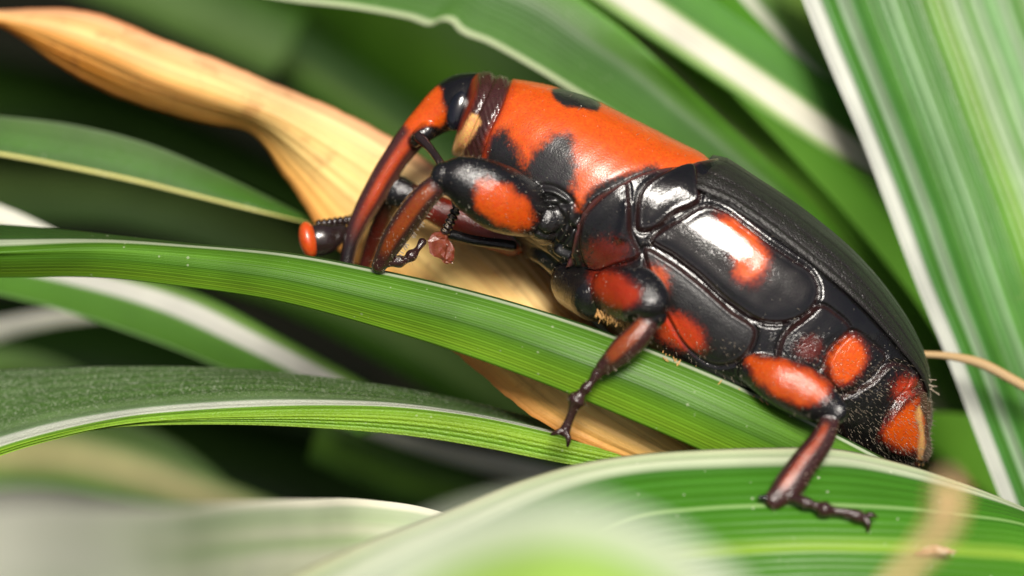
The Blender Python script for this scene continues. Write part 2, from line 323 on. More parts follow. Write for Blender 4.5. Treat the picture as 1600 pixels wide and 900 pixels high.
make_leaf('leaf', 'wide striped leaf with a white left edge filling the right side', m_right,
    [[(1215, -110, 2.4), (1255, 0, 2.3), (1300, 110, 2.2), (1345, 215, 2.1), (1385, 320, 2.0), (1430, 440, 1.9), (1480, 560, 1.8), (1525, 680, 1.8), (1572, 800, 1.8), (1640, 960, 1.8)],
     [(1420, -110, 1.9), (1452, 0, 1.8), (1492, 110, 1.7), (1530, 215, 1.6), (1570, 320, 1.5), (1612, 440, 1.4), (1655, 560, 1.4), (1700, 680, 1.4), (1750, 800, 1.4), (1815, 960, 1.4)],
     [(1640, -110, 2.6), (1660, 0, 2.6), (1700, 110, 2.5), (1740, 215, 2.4), (1790, 320, 2.3), (1840, 440, 2.3), (1890, 560, 2.3), (1940, 680, 2.3), (1990, 800, 2.3), (2060, 960, 2.3)]],
    vs=[0, .56, 1], group=GRP, nv=60, ridge=(16, .03), thick=.06)

m_wstripe = leaf_mat('leaf_white_stripe', [(0, (.09, .24, .02)), (.4, (.08, .22, .02)), (.5, (.10, .24, .03)), (.55, (.66, .66, .60)), (.8, (.66, .66, .60)), (.86, (.14, .26, .04)), (1, (.06, .16, .015))], streak=.1, freq=8, speck=0)
make_leaf('leaf', 'soft focus green leaf with a white stripe crossing the dark gap at left', m_wstripe,
    [[(-180, 440, 3.5), (-60, 450, 3.5), (60, 475, 3.5), (180, 512, 3.5), (300, 556, 3.5), (420, 610, 3.5), (560, 680, 3.5)],
     [(0, 360, 3.3), (80, 395, 3.3), (175, 420, 3.3), (320, 462, 3.3), (440, 525, 3.3), (560, 590, 3.3), (680, 660, 3.3)]], group=GRP, vs=[0, 1])
m_plain = leaf_mat('leaf_plain', [(0, (.10, .20, .04)), (.5, (.13, .27, .03)), (1, (.06, .15, .02))], streak=.15, freq=8, speck=0)
m_whitish = leaf_mat('leaf_whitish', [(0, (.66, .66, .58)), (.5, (.72, .71, .63)), (1, (.4, .44, .3))], streak=.12, freq=6, speck=0)
make_leaf('leaf', 'blurred pale grey leaf strip at the left edge under the gripped leaf', m_whitish,
    [[(-160, 535, 8), (-40, 505, 8), (60, 487, 8), (150, 480, 8.5), (260, 486, 9)],
     [(-160, 575, 8), (-40, 545, 8), (60, 515, 8), (150, 500, 8.5), (260, 492, 9)]], group=GRP, nu=50)
make_leaf('leaf', 'blurred olive leaf at the left edge above the dusty folded leaf', m_plain,
    [[(-200, 560, 10), (-40, 545, 10), (60, 552, 10), (140, 585, 10), (220, 640, 10)],
     [(-200, 640, 10), (-40, 630, 10), (40, 635, 10), (110, 660, 10), (160, 700, 10)]], group=GRP, nu=50)
make_leaf('leaf', 'small pale leaf tip at the left edge above the gripped leaf', m_whitish,
    [[(-120, 270, 3), (-20, 312, 3), (30, 332, 3), (80, 356, 3), (150, 395, 3)],
     [(-160, 300, 3), (-60, 340, 3), (-10, 356, 3), (50, 376, 3), (120, 410, 3)]], group=GRP, nu=50)
m_low = leaf_mat('leaf_low', [(0, (.10, .2, .03)), (.3, (.42, .40, .16)), (.5, (.40, .38, .15)), (.75, (.10, .22, .02)), (1, (.05, .14, .01))], streak=.15, freq=6, speck=0)
make_leaf('leaf', 'blurred green leaf with a straw yellow band under the dusty folded leaf', m_low,
    [[(-150, 640, 7), (0, 655, 7), (120, 672, 7), (240, 705, 7), (350, 750, 7), (480, 800, 7), (650, 860, 7)],
     [(-150, 790, 7), (0, 778, 7), (100, 778, 7), (200, 800, 7), (300, 830, 7), (420, 870, 7), (600, 930, 7)]][::1], group=GRP)
make_leaf('leaf', 'narrow green leaf crossing the dark gap below the white rib', m_plain,
    [[(60, 610, 9), (180, 650, 9), (280, 695, 9), (340, 740, 9), (400, 800, 9)],
     [(0, 640, 9), (110, 690, 9), (200, 735, 9), (260, 780, 9), (320, 840, 9)]], group=GRP, nu=50)
make_leaf('leaf', 'grey white leaf strip tucked behind the cream rim of the front leaf', m_whitish,
    [[(520, 640, 6), (620, 675, 6), (720, 700, 6), (830, 722, 6), (960, 755, 6)],
     [(520, 662, 6.2), (620, 698, 6.2), (710, 727, 6.2), (810, 752, 6.2), (930, 790, 6.2)]], group=GRP, nu=50)
make_leaf('leaf', 'blurred green blade low between the grey white strip and the front leaf', m_plain,
    [[(500, 655, 7), (600, 700, 7), (690, 735, 7), (800, 765, 7), (930, 800, 7)],
     [(480, 720, 7.5), (580, 765, 7.5), (680, 800, 7.5), (780, 830, 7.5), (900, 860, 7.5)]], group=GRP, nu=50)
FG1 = [(0, (.70, .70, .60)), (.10, (.74, .73, .62)), (.22, (.66, .68, .54)), (.34, (.78, .77, .66)), (.5, (.66, .69, .54)), (1, (.7, .72, .58))]
FG2 = [(0, (.72, .70, .56)), (.045, (.68, .67, .52)), (.075, (.40, .47, .30)), (.16, (.38, .46, .27)), (.25, (.52, .55, .38)), (.33, (.36, .46, .24)), (.45, (.56, .58, .42)), (1, (.4, .5, .28))]
m_fg = leaf_mat('leaf_foreground', FG1, streak=.12, freq=5, speck=0, bump=.02, veins=4, transl=.12, blotch=.15, along=(FG2, 6.0, 10.5))
make_leaf('leaf', 'large blurred cream and pale green leaf in the lower left foreground', m_fg,
    [[(-300, 812, -18), (-120, 790, -16), (40, 776, -13.8), (160, 786, -11.3), (270, 792, -8.6), (380, 784, -5.4), (480, 780, -3.4), (580, 781, -1.9), (660, 792, -1.4), (760, 825, -1.0), (880, 890, -.6)],
     [(-300, 1080, -18.5), (-120, 1060, -16.5), (40, 1040, -14.3), (160, 1030, -11.8), (270, 1020, -9.1), (380, 1000, -5.8), (480, 985, -3.8), (580, 975, -2.3), (660, 975, -1.8), (760, 1000, -1.4), (880, 1050, -1.0)]], group=GRP, nv=40)
m_fg2 = leaf_mat('leaf_foreground_rim', [(0, (.50, .54, .43)), (.22, (.48, .53, .41)), (.34, (.22, .36, .08)), (.6, (.26, .44, .03)), (1, (.2, .38, .03))], streak=.12, freq=6, speck=0)
make_leaf('leaf', 'very blurred yellow green leaf with a pale rim in the bottom foreground', m_fg2,
    [[(480, 960, -16), (620, 850, -16), (760, 795, -16), (880, 782, -16), (990, 805, -16), (1080, 850, -16), (1150, 905, -16), (1230, 1000, -16)],
     [(640, 1160, -16.5), (740, 1050, -16.5), (820, 1000, -16.5), (880, 985, -16.5), (940, 1000, -16.5), (990, 1040, -16.5), (1030, 1090, -16.5), (1080, 1180, -16.5)]], group=GRP, nv=40)

# deep background leaves; the dark ones have shade put into their colours
BGL = [
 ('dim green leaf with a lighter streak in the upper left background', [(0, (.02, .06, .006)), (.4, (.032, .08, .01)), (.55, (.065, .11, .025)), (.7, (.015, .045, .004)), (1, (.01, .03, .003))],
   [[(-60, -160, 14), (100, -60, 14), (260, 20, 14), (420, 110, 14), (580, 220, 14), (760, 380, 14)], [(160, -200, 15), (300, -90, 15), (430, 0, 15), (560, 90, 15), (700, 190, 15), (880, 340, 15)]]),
 ('green leaf behind the head of the beetle with deep shade in its colour', [(0, (.012, .036, .002)), (.5, (.024, .058, .004)), (1, (.012, .036, .002))],
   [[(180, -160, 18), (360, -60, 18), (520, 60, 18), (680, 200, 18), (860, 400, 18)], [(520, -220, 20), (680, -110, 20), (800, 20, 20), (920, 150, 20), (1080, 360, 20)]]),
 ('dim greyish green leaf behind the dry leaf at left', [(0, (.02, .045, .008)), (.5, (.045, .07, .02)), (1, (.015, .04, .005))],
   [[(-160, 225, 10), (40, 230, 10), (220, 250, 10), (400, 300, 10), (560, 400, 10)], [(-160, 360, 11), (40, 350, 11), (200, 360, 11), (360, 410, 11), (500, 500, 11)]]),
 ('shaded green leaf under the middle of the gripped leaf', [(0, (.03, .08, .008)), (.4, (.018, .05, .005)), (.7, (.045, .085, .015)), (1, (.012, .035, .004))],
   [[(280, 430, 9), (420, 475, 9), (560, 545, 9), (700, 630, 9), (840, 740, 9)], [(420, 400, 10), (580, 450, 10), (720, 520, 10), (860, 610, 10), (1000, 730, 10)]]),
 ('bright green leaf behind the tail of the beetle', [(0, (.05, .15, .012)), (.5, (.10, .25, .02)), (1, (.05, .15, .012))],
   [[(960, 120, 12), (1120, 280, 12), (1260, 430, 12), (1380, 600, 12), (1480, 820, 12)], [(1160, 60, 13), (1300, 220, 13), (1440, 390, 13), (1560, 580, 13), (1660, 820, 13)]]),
 ('olive leaf low behind the tail tip', [(0, (.06, .10, .02)), (.5, (.12, .14, .04)), (1, (.04, .09, .01))],
   [[(1260, 560, 10), (1380, 640, 10), (1500, 740, 10), (1640, 860, 10)], [(1180, 680, 11), (1300, 760, 11), (1420, 860, 11), (1560, 960, 11)]]),
 ('green leaf in the top right background behind the cream band', [(0, (.04, .15, .01)), (.5, (.07, .2, .02)), (1, (.04, .13, .01))],
   [[(860, -160, 13), (1000, -40, 13), (1160, 80, 13), (1340, 240, 13), (1540, 440, 13)], [(1100, -220, 14), (1240, -100, 14), (1400, 40, 14), (1560, 190, 14), (1760, 400, 14)]]),
 ('leaf with deep shade in its colour in the hollow under the left end of the dry leaf', [(0, (.008, .024, .003)), (.45, (.018, .044, .006)), (1, (.006, .018, .002))],  # this and the next two fill the gaps, shade put into their colour
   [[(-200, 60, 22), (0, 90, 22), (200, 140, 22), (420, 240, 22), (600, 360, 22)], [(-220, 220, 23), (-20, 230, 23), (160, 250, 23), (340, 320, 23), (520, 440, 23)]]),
 ('leaf with deep shade in its colour in the hollow between the gripped leaf and the dusty folded leaf', [(0, (.004, .012, .002)), (.5, (.008, .022, .003)), (1, (.004, .012, .002))],
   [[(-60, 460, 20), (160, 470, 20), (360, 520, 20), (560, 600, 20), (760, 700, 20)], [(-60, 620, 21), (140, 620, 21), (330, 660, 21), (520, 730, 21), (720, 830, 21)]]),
 ('leaf with deep shade in its colour low in the hollow above the pale foreground leaf', [(0, (.004, .012, .002)), (.5, (.010, .024, .004)), (1, (.004, .012, .002))],
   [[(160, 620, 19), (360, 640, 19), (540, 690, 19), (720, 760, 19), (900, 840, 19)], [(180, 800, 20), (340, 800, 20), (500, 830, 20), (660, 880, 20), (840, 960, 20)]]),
 ('dim leaf near the top left corner', [(0, (.05, .1, .02)), (.5, (.07, .12, .035)), (1, (.03, .08, .01))],
   [[(-260, -60, 12), (-80, -40, 12), (80, -20, 12), (240, 40, 12), (420, 120, 12)], [(-260, -160, 13), (-60, -150, 13), (120, -120, 13), (300, -60, 13), (480, 20, 13)]]),
]
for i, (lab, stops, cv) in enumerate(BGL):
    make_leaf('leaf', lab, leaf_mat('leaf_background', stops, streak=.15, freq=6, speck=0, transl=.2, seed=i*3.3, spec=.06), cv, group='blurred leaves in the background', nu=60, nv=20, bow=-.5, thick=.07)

# added unseen leaves above the picture, put in to shade the hollow behind
def shade_canopy():
    rr = np.random.default_rng(11); V, Fc, UV = [], [], []; o = 0
    for i in range(150):
        x0, d0, z0 = rr.uniform(-24, 24), rr.uniform(7, 13), rr.uniform(9.5, 30)
        a = rr.uniform(-.5, .5)+(math.pi if rr.random() < .5 else 0); ln = rr.uniform(8, 13); w = rr.uniform(.7, 1.2); m_ = 12
        t = np.linspace(-.5, .5, m_); wd = w*np.sqrt(np.clip(1-(2*np.abs(t))**3, .01, 1))
        c = np.stack([x0+ln*t*math.cos(a), d0+ln*t*math.sin(a)*.3, z0+ln*t*math.sin(a)*.5-3*t*t], 1); c[:, 2] = np.maximum(c[:, 2], .1125*(DIST+c[:, 1])+1.8)
        nrm_ = np.array([.15*rr.normal(), .5, .85]); side = np.stack([-np.sin(a)*np.ones(m_)*.3, -.8*np.ones(m_), .5*np.ones(m_)], 1)
        for k, sgn in enumerate((-1, 0, 1)): V.append(c+side*wd[:, None]*sgn+np.array([0, 0, .12 if sgn else 0]))
        for k in range(2):
            for j in range(m_-1): Fc.append((o+k*m_+j, o+k*m_+j+1, o+(k+1)*m_+j+1, o+(k+1)*m_+j))
        UV += [(j*.9, v) for v in (0, .5, 1) for j in range(m_)]; o += 3*m_
    ob = mesh_obj('shade_foliage', W(np.concatenate(V)), Fc, m_canopy, uv=UV)
    tag(ob, 'added unseen mass of leaves above the picture that shades the dark hollow', 'shade_foliage', kind='stuff')
m_canopy = leaf_mat('leaf_shade_canopy', [(0, WHT), (.1, (.05, .15, .01)), (.9, (.05, .14, .01)), (1, WHT)], streak=.2, speck=0, transl=.15)
shade_canopy()

# ------------------------------------------------------------------ the beetle : shapes in the scene frame
ST_TRUNK = [  # top xy, bottom xy, half depth, exponent
 ((742, 116), (712, 214), .48, 2.0), ((757, 112), (706, 236), .74, 2.0), ((776, 116), (716, 252), .92, 2.1), ((797, 122), (734, 280), 1.08, 2.1),
 ((850, 132), (776, 340), 1.36, 2.2), ((920, 153), (830, 405), 1.60, 2.2), ((1000, 192), (874, 442), 1.75, 2.25), ((1060, 222), (902, 468), 1.82, 2.25),
 ((1112, 249), (934, 500), 1.86, 2.75), ((1160, 274), (975, 545), 1.92, 2.75), ((1210, 303), (1030, 588), 1.97, 2.75), ((1270, 346), (1094, 636), 1.95, 2.75),
 ((1330, 398), (1165, 672), 1.84, 2.75), ((1388, 463), (1238, 700), 1.62, 2.3), ((1424, 519), (1300, 716), 1.36, 2.2), ((1444, 566), (1350, 724), 1.10, 2.1), ((1452, 606), (1388, 730), .82, 2.0),
 ((1456, 645), (1422, 732), .52, 2.0), ((1455, 680), (1440, 730), .28, 2.0)]
def st_array():
    a = []
    for t, b, w, n in ST_TRUNK: a.append([*F((t[0], t[1], 0))[[0, 2]], *F((b[0], b[1], 0))[[0, 2]], w, n])
    return np.array(a)
STA = st_array()
_c = (STA[:, 0:2]+STA[:, 2:4])/2; KN = np.concatenate([[0], np.cumsum(np.linalg.norm(np.diff(_c, axis=0), axis=1))]); KN /= KN[-1]
def trunk_rows(q): return hermite(KN, STA, np.asarray(q, float))
def trunk_pts(rows, th, grow=0.):
    """rows (m,6), th angles -> (m,n,3); th=0 top, +pi/2 near side"""
    top, bot, w, n = rows[:, 0:2], rows[:, 2:4], rows[:, 4], rows[:, 5]
    c = (top+bot)/2; h = (top-bot)/2; hl = np.linalg.norm(h, axis=1, keepdims=True); h = h*(1+grow/hl)
    e = (2/n)[:, None]; th = np.atleast_2d(th)
    sz = np.sign(np.cos(th))*np.abs(np.cos(th))**e; sy = np.sign(np.sin(th))*np.abs(np.sin(th))**e
    x = c[:, 0:1]+h[:, 0:1]*sz; z = c[:, 1:2]+h[:, 1:2]*sz; y = -(w[:, None]+grow)*sy
    return np.stack([x, y+np.zeros_like(x), z], -1)

PRIMS = []   # (name, verts, faces, line px, radii px)
def add_prim(name, v, f, line=None, rad=None): PRIMS.append((name, np.asarray(v, float), f, line, rad))
def loft(rings):
    m, n = rings.shape[:2]; v = rings.reshape(-1, 3); f = []
    for i in range(m-1):
        for j in range(n):
            a = i*n+j; b = i*n+(j+1) % n; f.append((a, b, b+n, a+n))
    f.append(tuple(range(n-1, -1, -1))); f.append(tuple((m-1)*n+j for j in range(n)))
    return v, f
def limb_mesh(pts, n=20, m=None, flat=1.0, caps=True):
    """pts: (px, py, depth, radius px)"""
    pts = np.asarray(pts, float); fr = np.concatenate([F(pts[:, :3]), pts[:, 3:4]/100], 1)
    m = m or max(10, len(pts)*6)
    d = np.linalg.norm(np.diff(fr[:, :3], axis=0), axis=1); t = np.concatenate([[0], np.cumsum(d)]); t /= t[-1]
    q = hermite(t, fr, np.linspace(0, 1, m)); c = q[:, :3]; r = np.maximum(q[:, 3], .008)
    T = np.gradient(c, axis=0); T /= np.linalg.norm(T, axis=1, keepdims=True)
    if caps:
        k = 5; a = np.linspace(0, math.pi/2, k+1)[1:]
        c0 = [c[0]-T[0]*r[0]*math.sin(x)*.9 for x in a][::-1]; r0 = [r[0]*max(math.cos(x), .04) for x in a][::-1]
        c1 = [c[-1]+T[-1]*r[-1]*math.sin(x)*.9 for x in a]; r1 = [r[-1]*max(math.cos(x), .04) for x in a]
        c = np.concatenate([c0, c, c1]); r = np.concatenate([r0, r, r1]); T = np.concatenate([[T[0]]*k, T, [T[-1]]*k])
    Y = np.array([0, 1.0, 0]); n1 = np.cross(T, Y); n1 /= np.linalg.norm(n1, axis=1, keepdims=True)+1e-9; n2 = np.cross(T, n1)
    a = np.linspace(0, 2*math.pi, n, endpoint=False)
    rings = c[:, None]+r[:, None, None]*(np.cos(a)[None, :, None]*n1[:, None]+flat*np.sin(a)[None, :, None]*n2[:, None])
    return loft(rings)
def limb(name, pts, flat=1.0, **k):
    v, f = limb_mesh(pts, flat=flat, **k); p = np.asarray(pts, float)
    add_prim(name, v, f, p[:, :2], p[:, 3])

q = np.linspace(0, 1, 170); th = np.linspace(0, 2*math.pi, 96, endpoint=False)
v, f = loft(trunk_pts(trunk_rows(q), th)); add_prim('trunk', v, f)
HEAD = [(765, 168, 0, 50), (740, 163, 0, 50), (715, 163, 0, 46), (694, 171, 0, 37), (672, 187, 0, 29), (648, 209, 0, 24), (622, 242, 0, 21), (600, 276, 0, 20), (580, 312, 0, 19), (562, 345, 0, 16), (549, 378, 0, 13), (543, 405, 0, 12), (541, 425, 0, 12)]
limb('head', HEAD, flat=.9, n=36, m=90)
limb('scrobe', [(668, 205, -.26, 15), (655, 214, -.30, 13), (648, 222, -.25, 9)])
# near fore leg
limb('coxa', [(870, 352, -.75, 38), (850, 342, -1.25, 36)], n=28)
limb('fore_femur', [(850, 342, -1.15, 30), (820, 328, -1.45, 43), (785, 312, -1.65, 50), (745, 291, -1.8, 45), (712, 279, -1.85, 34), (694, 277, -1.85, 24)], n=28, flat=.72)
limb('fore_tibia', [(690, 284, -1.85, 17), (665, 306, -1.8, 20), (640, 338, -1.65, 21), (616, 372, -1.45, 19), (602, 397, -1.3, 15), (592, 416, -1.2, 12)], flat=.8)
limb('fore_tarsus', [(598, 412, -1.25, 8), (612, 410, -1.25, 7), (626, 408, -1.22, 10), (634, 406, -1.2, 6), (642, 400, -1.2, 10), (652, 390, -1.15, 5), (660, 378, -1.1, 7)], m=40)
# far fore leg
limb('far_fore_femur', [(800, 372, .2, 30), (750, 356, .1, 27), (700, 336, .1, 25), (650, 312, .1, 22), (622, 300, .1, 26)], flat=.8)
limb('far_fore_tibia', [(618, 300, .2, 18), (600, 335, .5, 15), (582, 380, .7, 13), (570, 415, .8, 10)], flat=.8)
limb('sternum', [(800, 384, -.5, 9), (740, 375, -.75, 8), (700, 365, -.85, 8)], flat=.8)
# near middle leg
limb('mid_coxa', [(905, 440, -.8, 45), (930, 462, -1.35, 40)], n=28)
limb('mid_femur', [(940, 462, -1.45, 34), (965, 458, -1.85, 40), (1000, 464, -2.15, 42), (1018, 482, -2.3, 30), (1022, 494, -2.3, 20)], n=28, flat=.7)
limb('mid_tibia', [(1018, 496, -2.3, 17), (997, 524, -2.3, 20), (970, 550, -2.25, 20), (944, 574, -2.15, 13)], flat=.75)
limb('mid_tarsus', [(944, 572, -2.1, 8), (932, 586, -2.1, 9), (925, 596, -2.1, 6), (916, 606, -2.08, 9), (909, 614, -2.05, 7), (902, 624, -2.02, 15), (897, 636, -2.0, 9), (890, 655, -1.95, 7), (882, 674, -1.9, 9)], m=60, n=16)
limb('mid_claw', [(884, 672, -1.9, 5), (872, 675, -1.95, 5), (861, 679, -1.9, 2.5)], n=8)
limb('mid_claw', [(882, 674, -1.9, 5), (888, 684, -1.97, 5), (887, 698, -1.88, 2.5)], n=8)
# far middle leg: only the foot shows under the gripped leaf
limb('far_mid_leg', [(985, 520, 1.2, 26), (990, 560, 1.1, 22), (965, 600, .8, 16), (940, 628, .55, 9), (926, 640, .5, 11), (918, 654, .45, 8)])
# near hind leg
limb('hind_femur', [(1174, 576, -1.85, 24), (1212, 592, -2.05, 35), (1252, 611, -2.1, 38), (1286, 631, -2.15, 31), (1306, 644, -2.2, 20)], n=28, flat=.7)
limb('hind_tibia', [(1301, 648, -2.2, 13), (1286, 684, -2.4, 18), (1257, 724, -2.6, 21), (1228, 764, -2.75, 22), (1210, 781, -2.8, 16)], flat=.7)
limb('hind_spur', [(1205, 780, -2.8, 9), (1194, 778, -2.82, 6), (1184, 777, -2.84, 2)], n=10)
limb('hind_tarsus', [(1230, 778, -2.8, 8), (1246, 780, -2.9, 7), (1262, 786, -2.95, 9), (1272, 789, -2.95, 6), (1288, 796, -2.95, 13), (1302, 798, -2.95, 7), (1322, 801, -2.95, 7), (1344, 808, -2.95, 9), (1350, 811, -2.95, 6)], m=60, n=16)
limb('hind_claw', [(1350, 808, -2.95, 5), (1361, 804, -3.0, 5), (1371, 809, -2.95, 2.5)], n=8)
limb('hind_claw', [(1348, 811, -2.95, 5), (1357, 818, -3.0, 5), (1355, 832, -2.95, 2.5)], n=8)
limb('far_hind_leg', [(1200, 600, 1.0, 30), (1270, 650, 1.4, 30), (1290, 690, 1.5, 18), (1240, 760, 1.2, 16), (1210, 790, .9, 8)])

# ---- union into one continuous skin
allv, allf, pid = [], [], []; off = 0
for i, (nm, v, f, _, _) in enumerate(PRIMS):
    allv.append(v); allf += [tuple(int(a)+off for a in x) for x in f]; pid += [i]*len(f); off += len(v)
allv = np.concatenate(allv)
tmp = bpy.data.meshes.new('tmp'); tmp.from_pydata(allv.tolist(), [], allf)
bm = bmesh.new(); bm.from_mesh(tmp); bmesh.ops.recalc_face_normals(bm, faces=bm.faces); bm.to_mesh(tmp); bm.free()
to = bpy.data.objects.new('tmp', tmp); COL.objects.link(to)
mod = to.modifiers.new('r', 'REMESH'); mod.mode = 'VOXEL'; mod.voxel_size = 0.0165; mod.use_smooth_shade = True
dg = bpy.context.evaluated_depsgraph_get(); ev = to.evaluated_get(dg)
body_me = bpy.data.meshes.new_from_object(ev); body_me.name = 'body'
bvh = BVHTree.FromPolygons(allv.tolist(), allf)
bpy.data.objects.remove(to); bpy.data.meshes.remove(tmp)
nV = len(body_me.vertices)
co = np.empty(nV*3); body_me.vertices.foreach_get('co', co); co = co.reshape(-1, 3)
ed = np.empty(len(body_me.edges)*2, dtype=np.int64); body_me.edges.foreach_get('vertices', ed); ed = ed.reshape(-1, 2)
deg = np.bincount(ed.ravel(), minlength=nV).astype(float)[:, None]
def smooth_field(a, it):
    for _ in range(it):
        s = np.zeros_like(a)
        for c in range(a.shape[1]):
            s[:, c] = np.bincount(ed[:, 0], a[ed[:, 1], c], nV)+np.bincount(ed[:, 1], a[ed[:, 0], c], nV)
        a = .5*a+.5*s/deg
    return a
def get_normals(c):
    body_me.vertices.foreach_set('co', c.ravel()); body_me.update()
    n = np.empty(nV*3); body_me.vertex_normals.foreach_get('vector', n); return n.reshape(-1, 3)
pid = np.array(pid); ids = np.empty(nV, int)
for i in range(nV):
    r = bvh.find_nearest(co[i]); ids[i] = pid[r[2]]
names = [p[0] for p in PRIMS]
co = smooth_field(co, 3)
def sel(*nm): return np.isin(ids, [i for i, n in enumerate(names) if n in nm])
def proj(c):
    k = (DIST+c[:, 1])/DIST; return np.stack([800+c[:, 0]*100/k, 450-c[:, 2]*100/k], 1)
px = proj(co)
far = co[:, 1] > 0
# mirror the far half onto the near half so that marks and plates are symmetric
pxm = px.copy(); mir = co.copy(); mir[:, 1] = -np.abs(mir[:, 1]); pxm = proj(mir)
tr_ = sel('trunk')
P = np.where((far & tr_)[:, None], pxm, px)
def wob(p, s=.05, a=2.0):
    return .55*a*(np.sin(p[:, 0]*s*1.7+p[:, 1]*s*2.3)+np.sin(p[:, 0]*s*4.1-p[:, 1]*s*3.3)*.6)
def seg_dist(p, a, b):
    ab = b-a; t = np.clip(((p-a)@ab)/(ab@ab+1e-9), 0, 1); return np.linalg.norm(p-(a+t[:, None]*ab), axis=1)
def pl_dist(p, pts):
    d = np.full(len(p), 1e9)
    for a, b in zip(pts[:-1], pts[1:]): d = np.minimum(d, seg_dist(p, a, b))
    return d
def rnd(pts, n=60, closed=True):
    pts = np.asarray(pts, float)
    if closed:
        w = np.concatenate([pts[-2:], pts, pts[:3]]); 
        d = np.linalg.norm(np.diff(w, axis=0), axis=1); t = np.concatenate([[0], np.cumsum(d)])
        return hermite(t, w, np.linspace(t[2], t[2+len(pts)], n))
    return spline(pts, n)
def poly_sd(p, pts, n=48, smooth=True):
    """signed distance, positive inside"""
    c = rnd(pts, n) if smooth else np.asarray(list(pts)+[pts[0]], float)
    lo, hi = c.min(0)-45, c.max(0)+45
    m = ((p > lo) & (p < hi)).all(1); out = np.full(len(p), -1e3)
    if not m.any(): return out
    pp = p[m]; ins = np.zeros(len(pp), bool)
    for a, b in zip(c[:-1], c[1:]):
        cond = (a[1] > pp[:, 1]) != (b[1] > pp[:, 1])
        xi = (b[0]-a[0])*(pp[:, 1]-a[1])/(b[1]-a[1]+1e-12)+a[0]
        ins ^= cond & (pp[:, 0] < xi)
    d = pl_dist(pp, c); out[m] = np.where(ins, d, -d); return out

# ---- relief: plates, rims and grooves
disp = np.zeros(nV)
RIM = rnd([(1118, 248), (1095, 252), (1060, 258), (1010, 268), (960, 290), (922, 315), (903, 345), (892, 390), (884, 430), (880, 470)], 60, False)
back = np.concatenate([RIM, [[880, 800], [1700, 800], [1700, 200]]])
sdb = np.full(nV, -1e3)
_ins = np.zeros(nV, bool)
cl = np.concatenate([back, back[:1]])
for a, b in zip(cl[:-1], cl[1:]):
    cond = (a[1] > P[:, 1]) != (b[1] > P[:, 1]); xi = (b[0]-a[0])*(P[:, 1]-a[1])/(b[1]-a[1]+1e-12)+a[0]; _ins ^= cond & (P[:, 0] < xi)
drim = pl_dist(P, RIM); behind = _ins & tr_
disp += np.where(behind, .07*sstep(0, 6, drim)*np.exp(-(drim/45)**2), 0)
disp -= np.where(tr_ & ~behind, .05*np.exp(-(drim/9)**2), 0)
near_rim = tr_*np.exp(-((drim-5)/3.0)**2)*behind
PLATES = [  # polygon, height, roundness px, groove
 ([(1014, 374), (1035, 357), (1059, 343), (1107, 320), (1128, 326), (1165, 352), (1201, 379), (1240, 405), (1269, 425), (1281, 455), (1270, 484), (1233, 505), (1195, 506), (1144, 478), (1087, 428), (1050, 400)], .10, 26, .06),
 ([(1008, 386), (1040, 402), (1087, 436), (1144, 486), (1182, 516), (1168, 555), (1120, 572), (1075, 545), (1045, 500), (1018, 440)], .06, 24, .05),
 ([(994, 330), (1000, 300), (1040, 270), (1085, 262), (1092, 290), (1095, 312), (1055, 335), (1016, 362), (998, 362)], .11, 44, .045),
 ([(912, 340), (935, 312), (980, 286), (985, 320), (988, 366), (1000, 400), (965, 415), (925, 425), (908, 390)], .07, 26, .04),
 ([(1216, 565), (1226, 520), (1250, 500), (1284, 476), (1305, 488), (1330, 515), (1298, 545), (1284, 575), (1250, 590)], .08, 20, .045),
 ([(1290, 578), (1302, 545), (1334, 518), (1362, 535), (1385, 556), (1358, 590), (1330, 616), (1305, 610)], .07, 18, .04),
 ([(1310, 625), (1360, 596), (1395, 566), (1425, 580), (1420, 600), (1390, 640), (1370, 690), (1330, 700), (1312, 670)], .06, 20, .04),
 ([(1372, 684), (1392, 645), (1420, 612), (1446, 608), (1452, 650), (1450, 725), (1420, 718), (1385, 706)], .05, 20, .04)]
plate_edge = np.zeros(nV)
for poly, h, rd, g in PLATES:
    sd_ = poly_sd(P, poly)
    x = np.clip(sd_/rd, 0, 1)
    disp += np.where(tr_, h*.75*np.sqrt(np.clip(1-(1-x)**2, 0, 1)) - g*.85*np.exp(-(sd_/3.6)**2) + .012*np.exp(-((sd_-6.5)/2.6)**2), 0)
    plate_edge = np.maximum(plate_edge, tr_*np.exp(-((sd_-3)/3)**2))
# collar rings and prothorax groove
ax = np.array([.885, .47]); along = P@ax
colsd = poly_sd(P, [(752, 100), (800, 112), (786, 160), (762, 205), (738, 268), (698, 244), (722, 200), (742, 150)])
colm = tr_ & (colsd > 0)
disp += np.where(colm & (poly_sd(P, [(740, 170), (752, 176), (732, 232), (712, 246), (698, 226), (722, 200)]) < 0), .005*np.sin((P[:, 0]*.9+P[:, 1]*-.25)*.85), 0)
for ln in ([(776, 112), (758, 150), (742, 185), (716, 240), (708, 252)], [(800, 116), (784, 160), (764, 204), (742, 262)]):
    disp -= np.where(tr_, .045*np.exp(-(pl_dist(P, rnd(ln, 30, False))/3.2)**2), 0)
# prothorax belly edge line
for ln in ([(742, 258), (790, 300), (830, 320), (890, 318)], [(800, 370), (850, 400), (885, 425)]):
    disp -= np.where(tr_, .05*np.exp(-(pl_dist(P, rnd(ln, 30, False))/5)**2), 0)
q_ = pl_dist(P, rnd([(980, 322), (978, 345), (972, 370)], 20, False)); disp += np.where(tr_, .05*np.exp(-(q_/9)**2), 0)
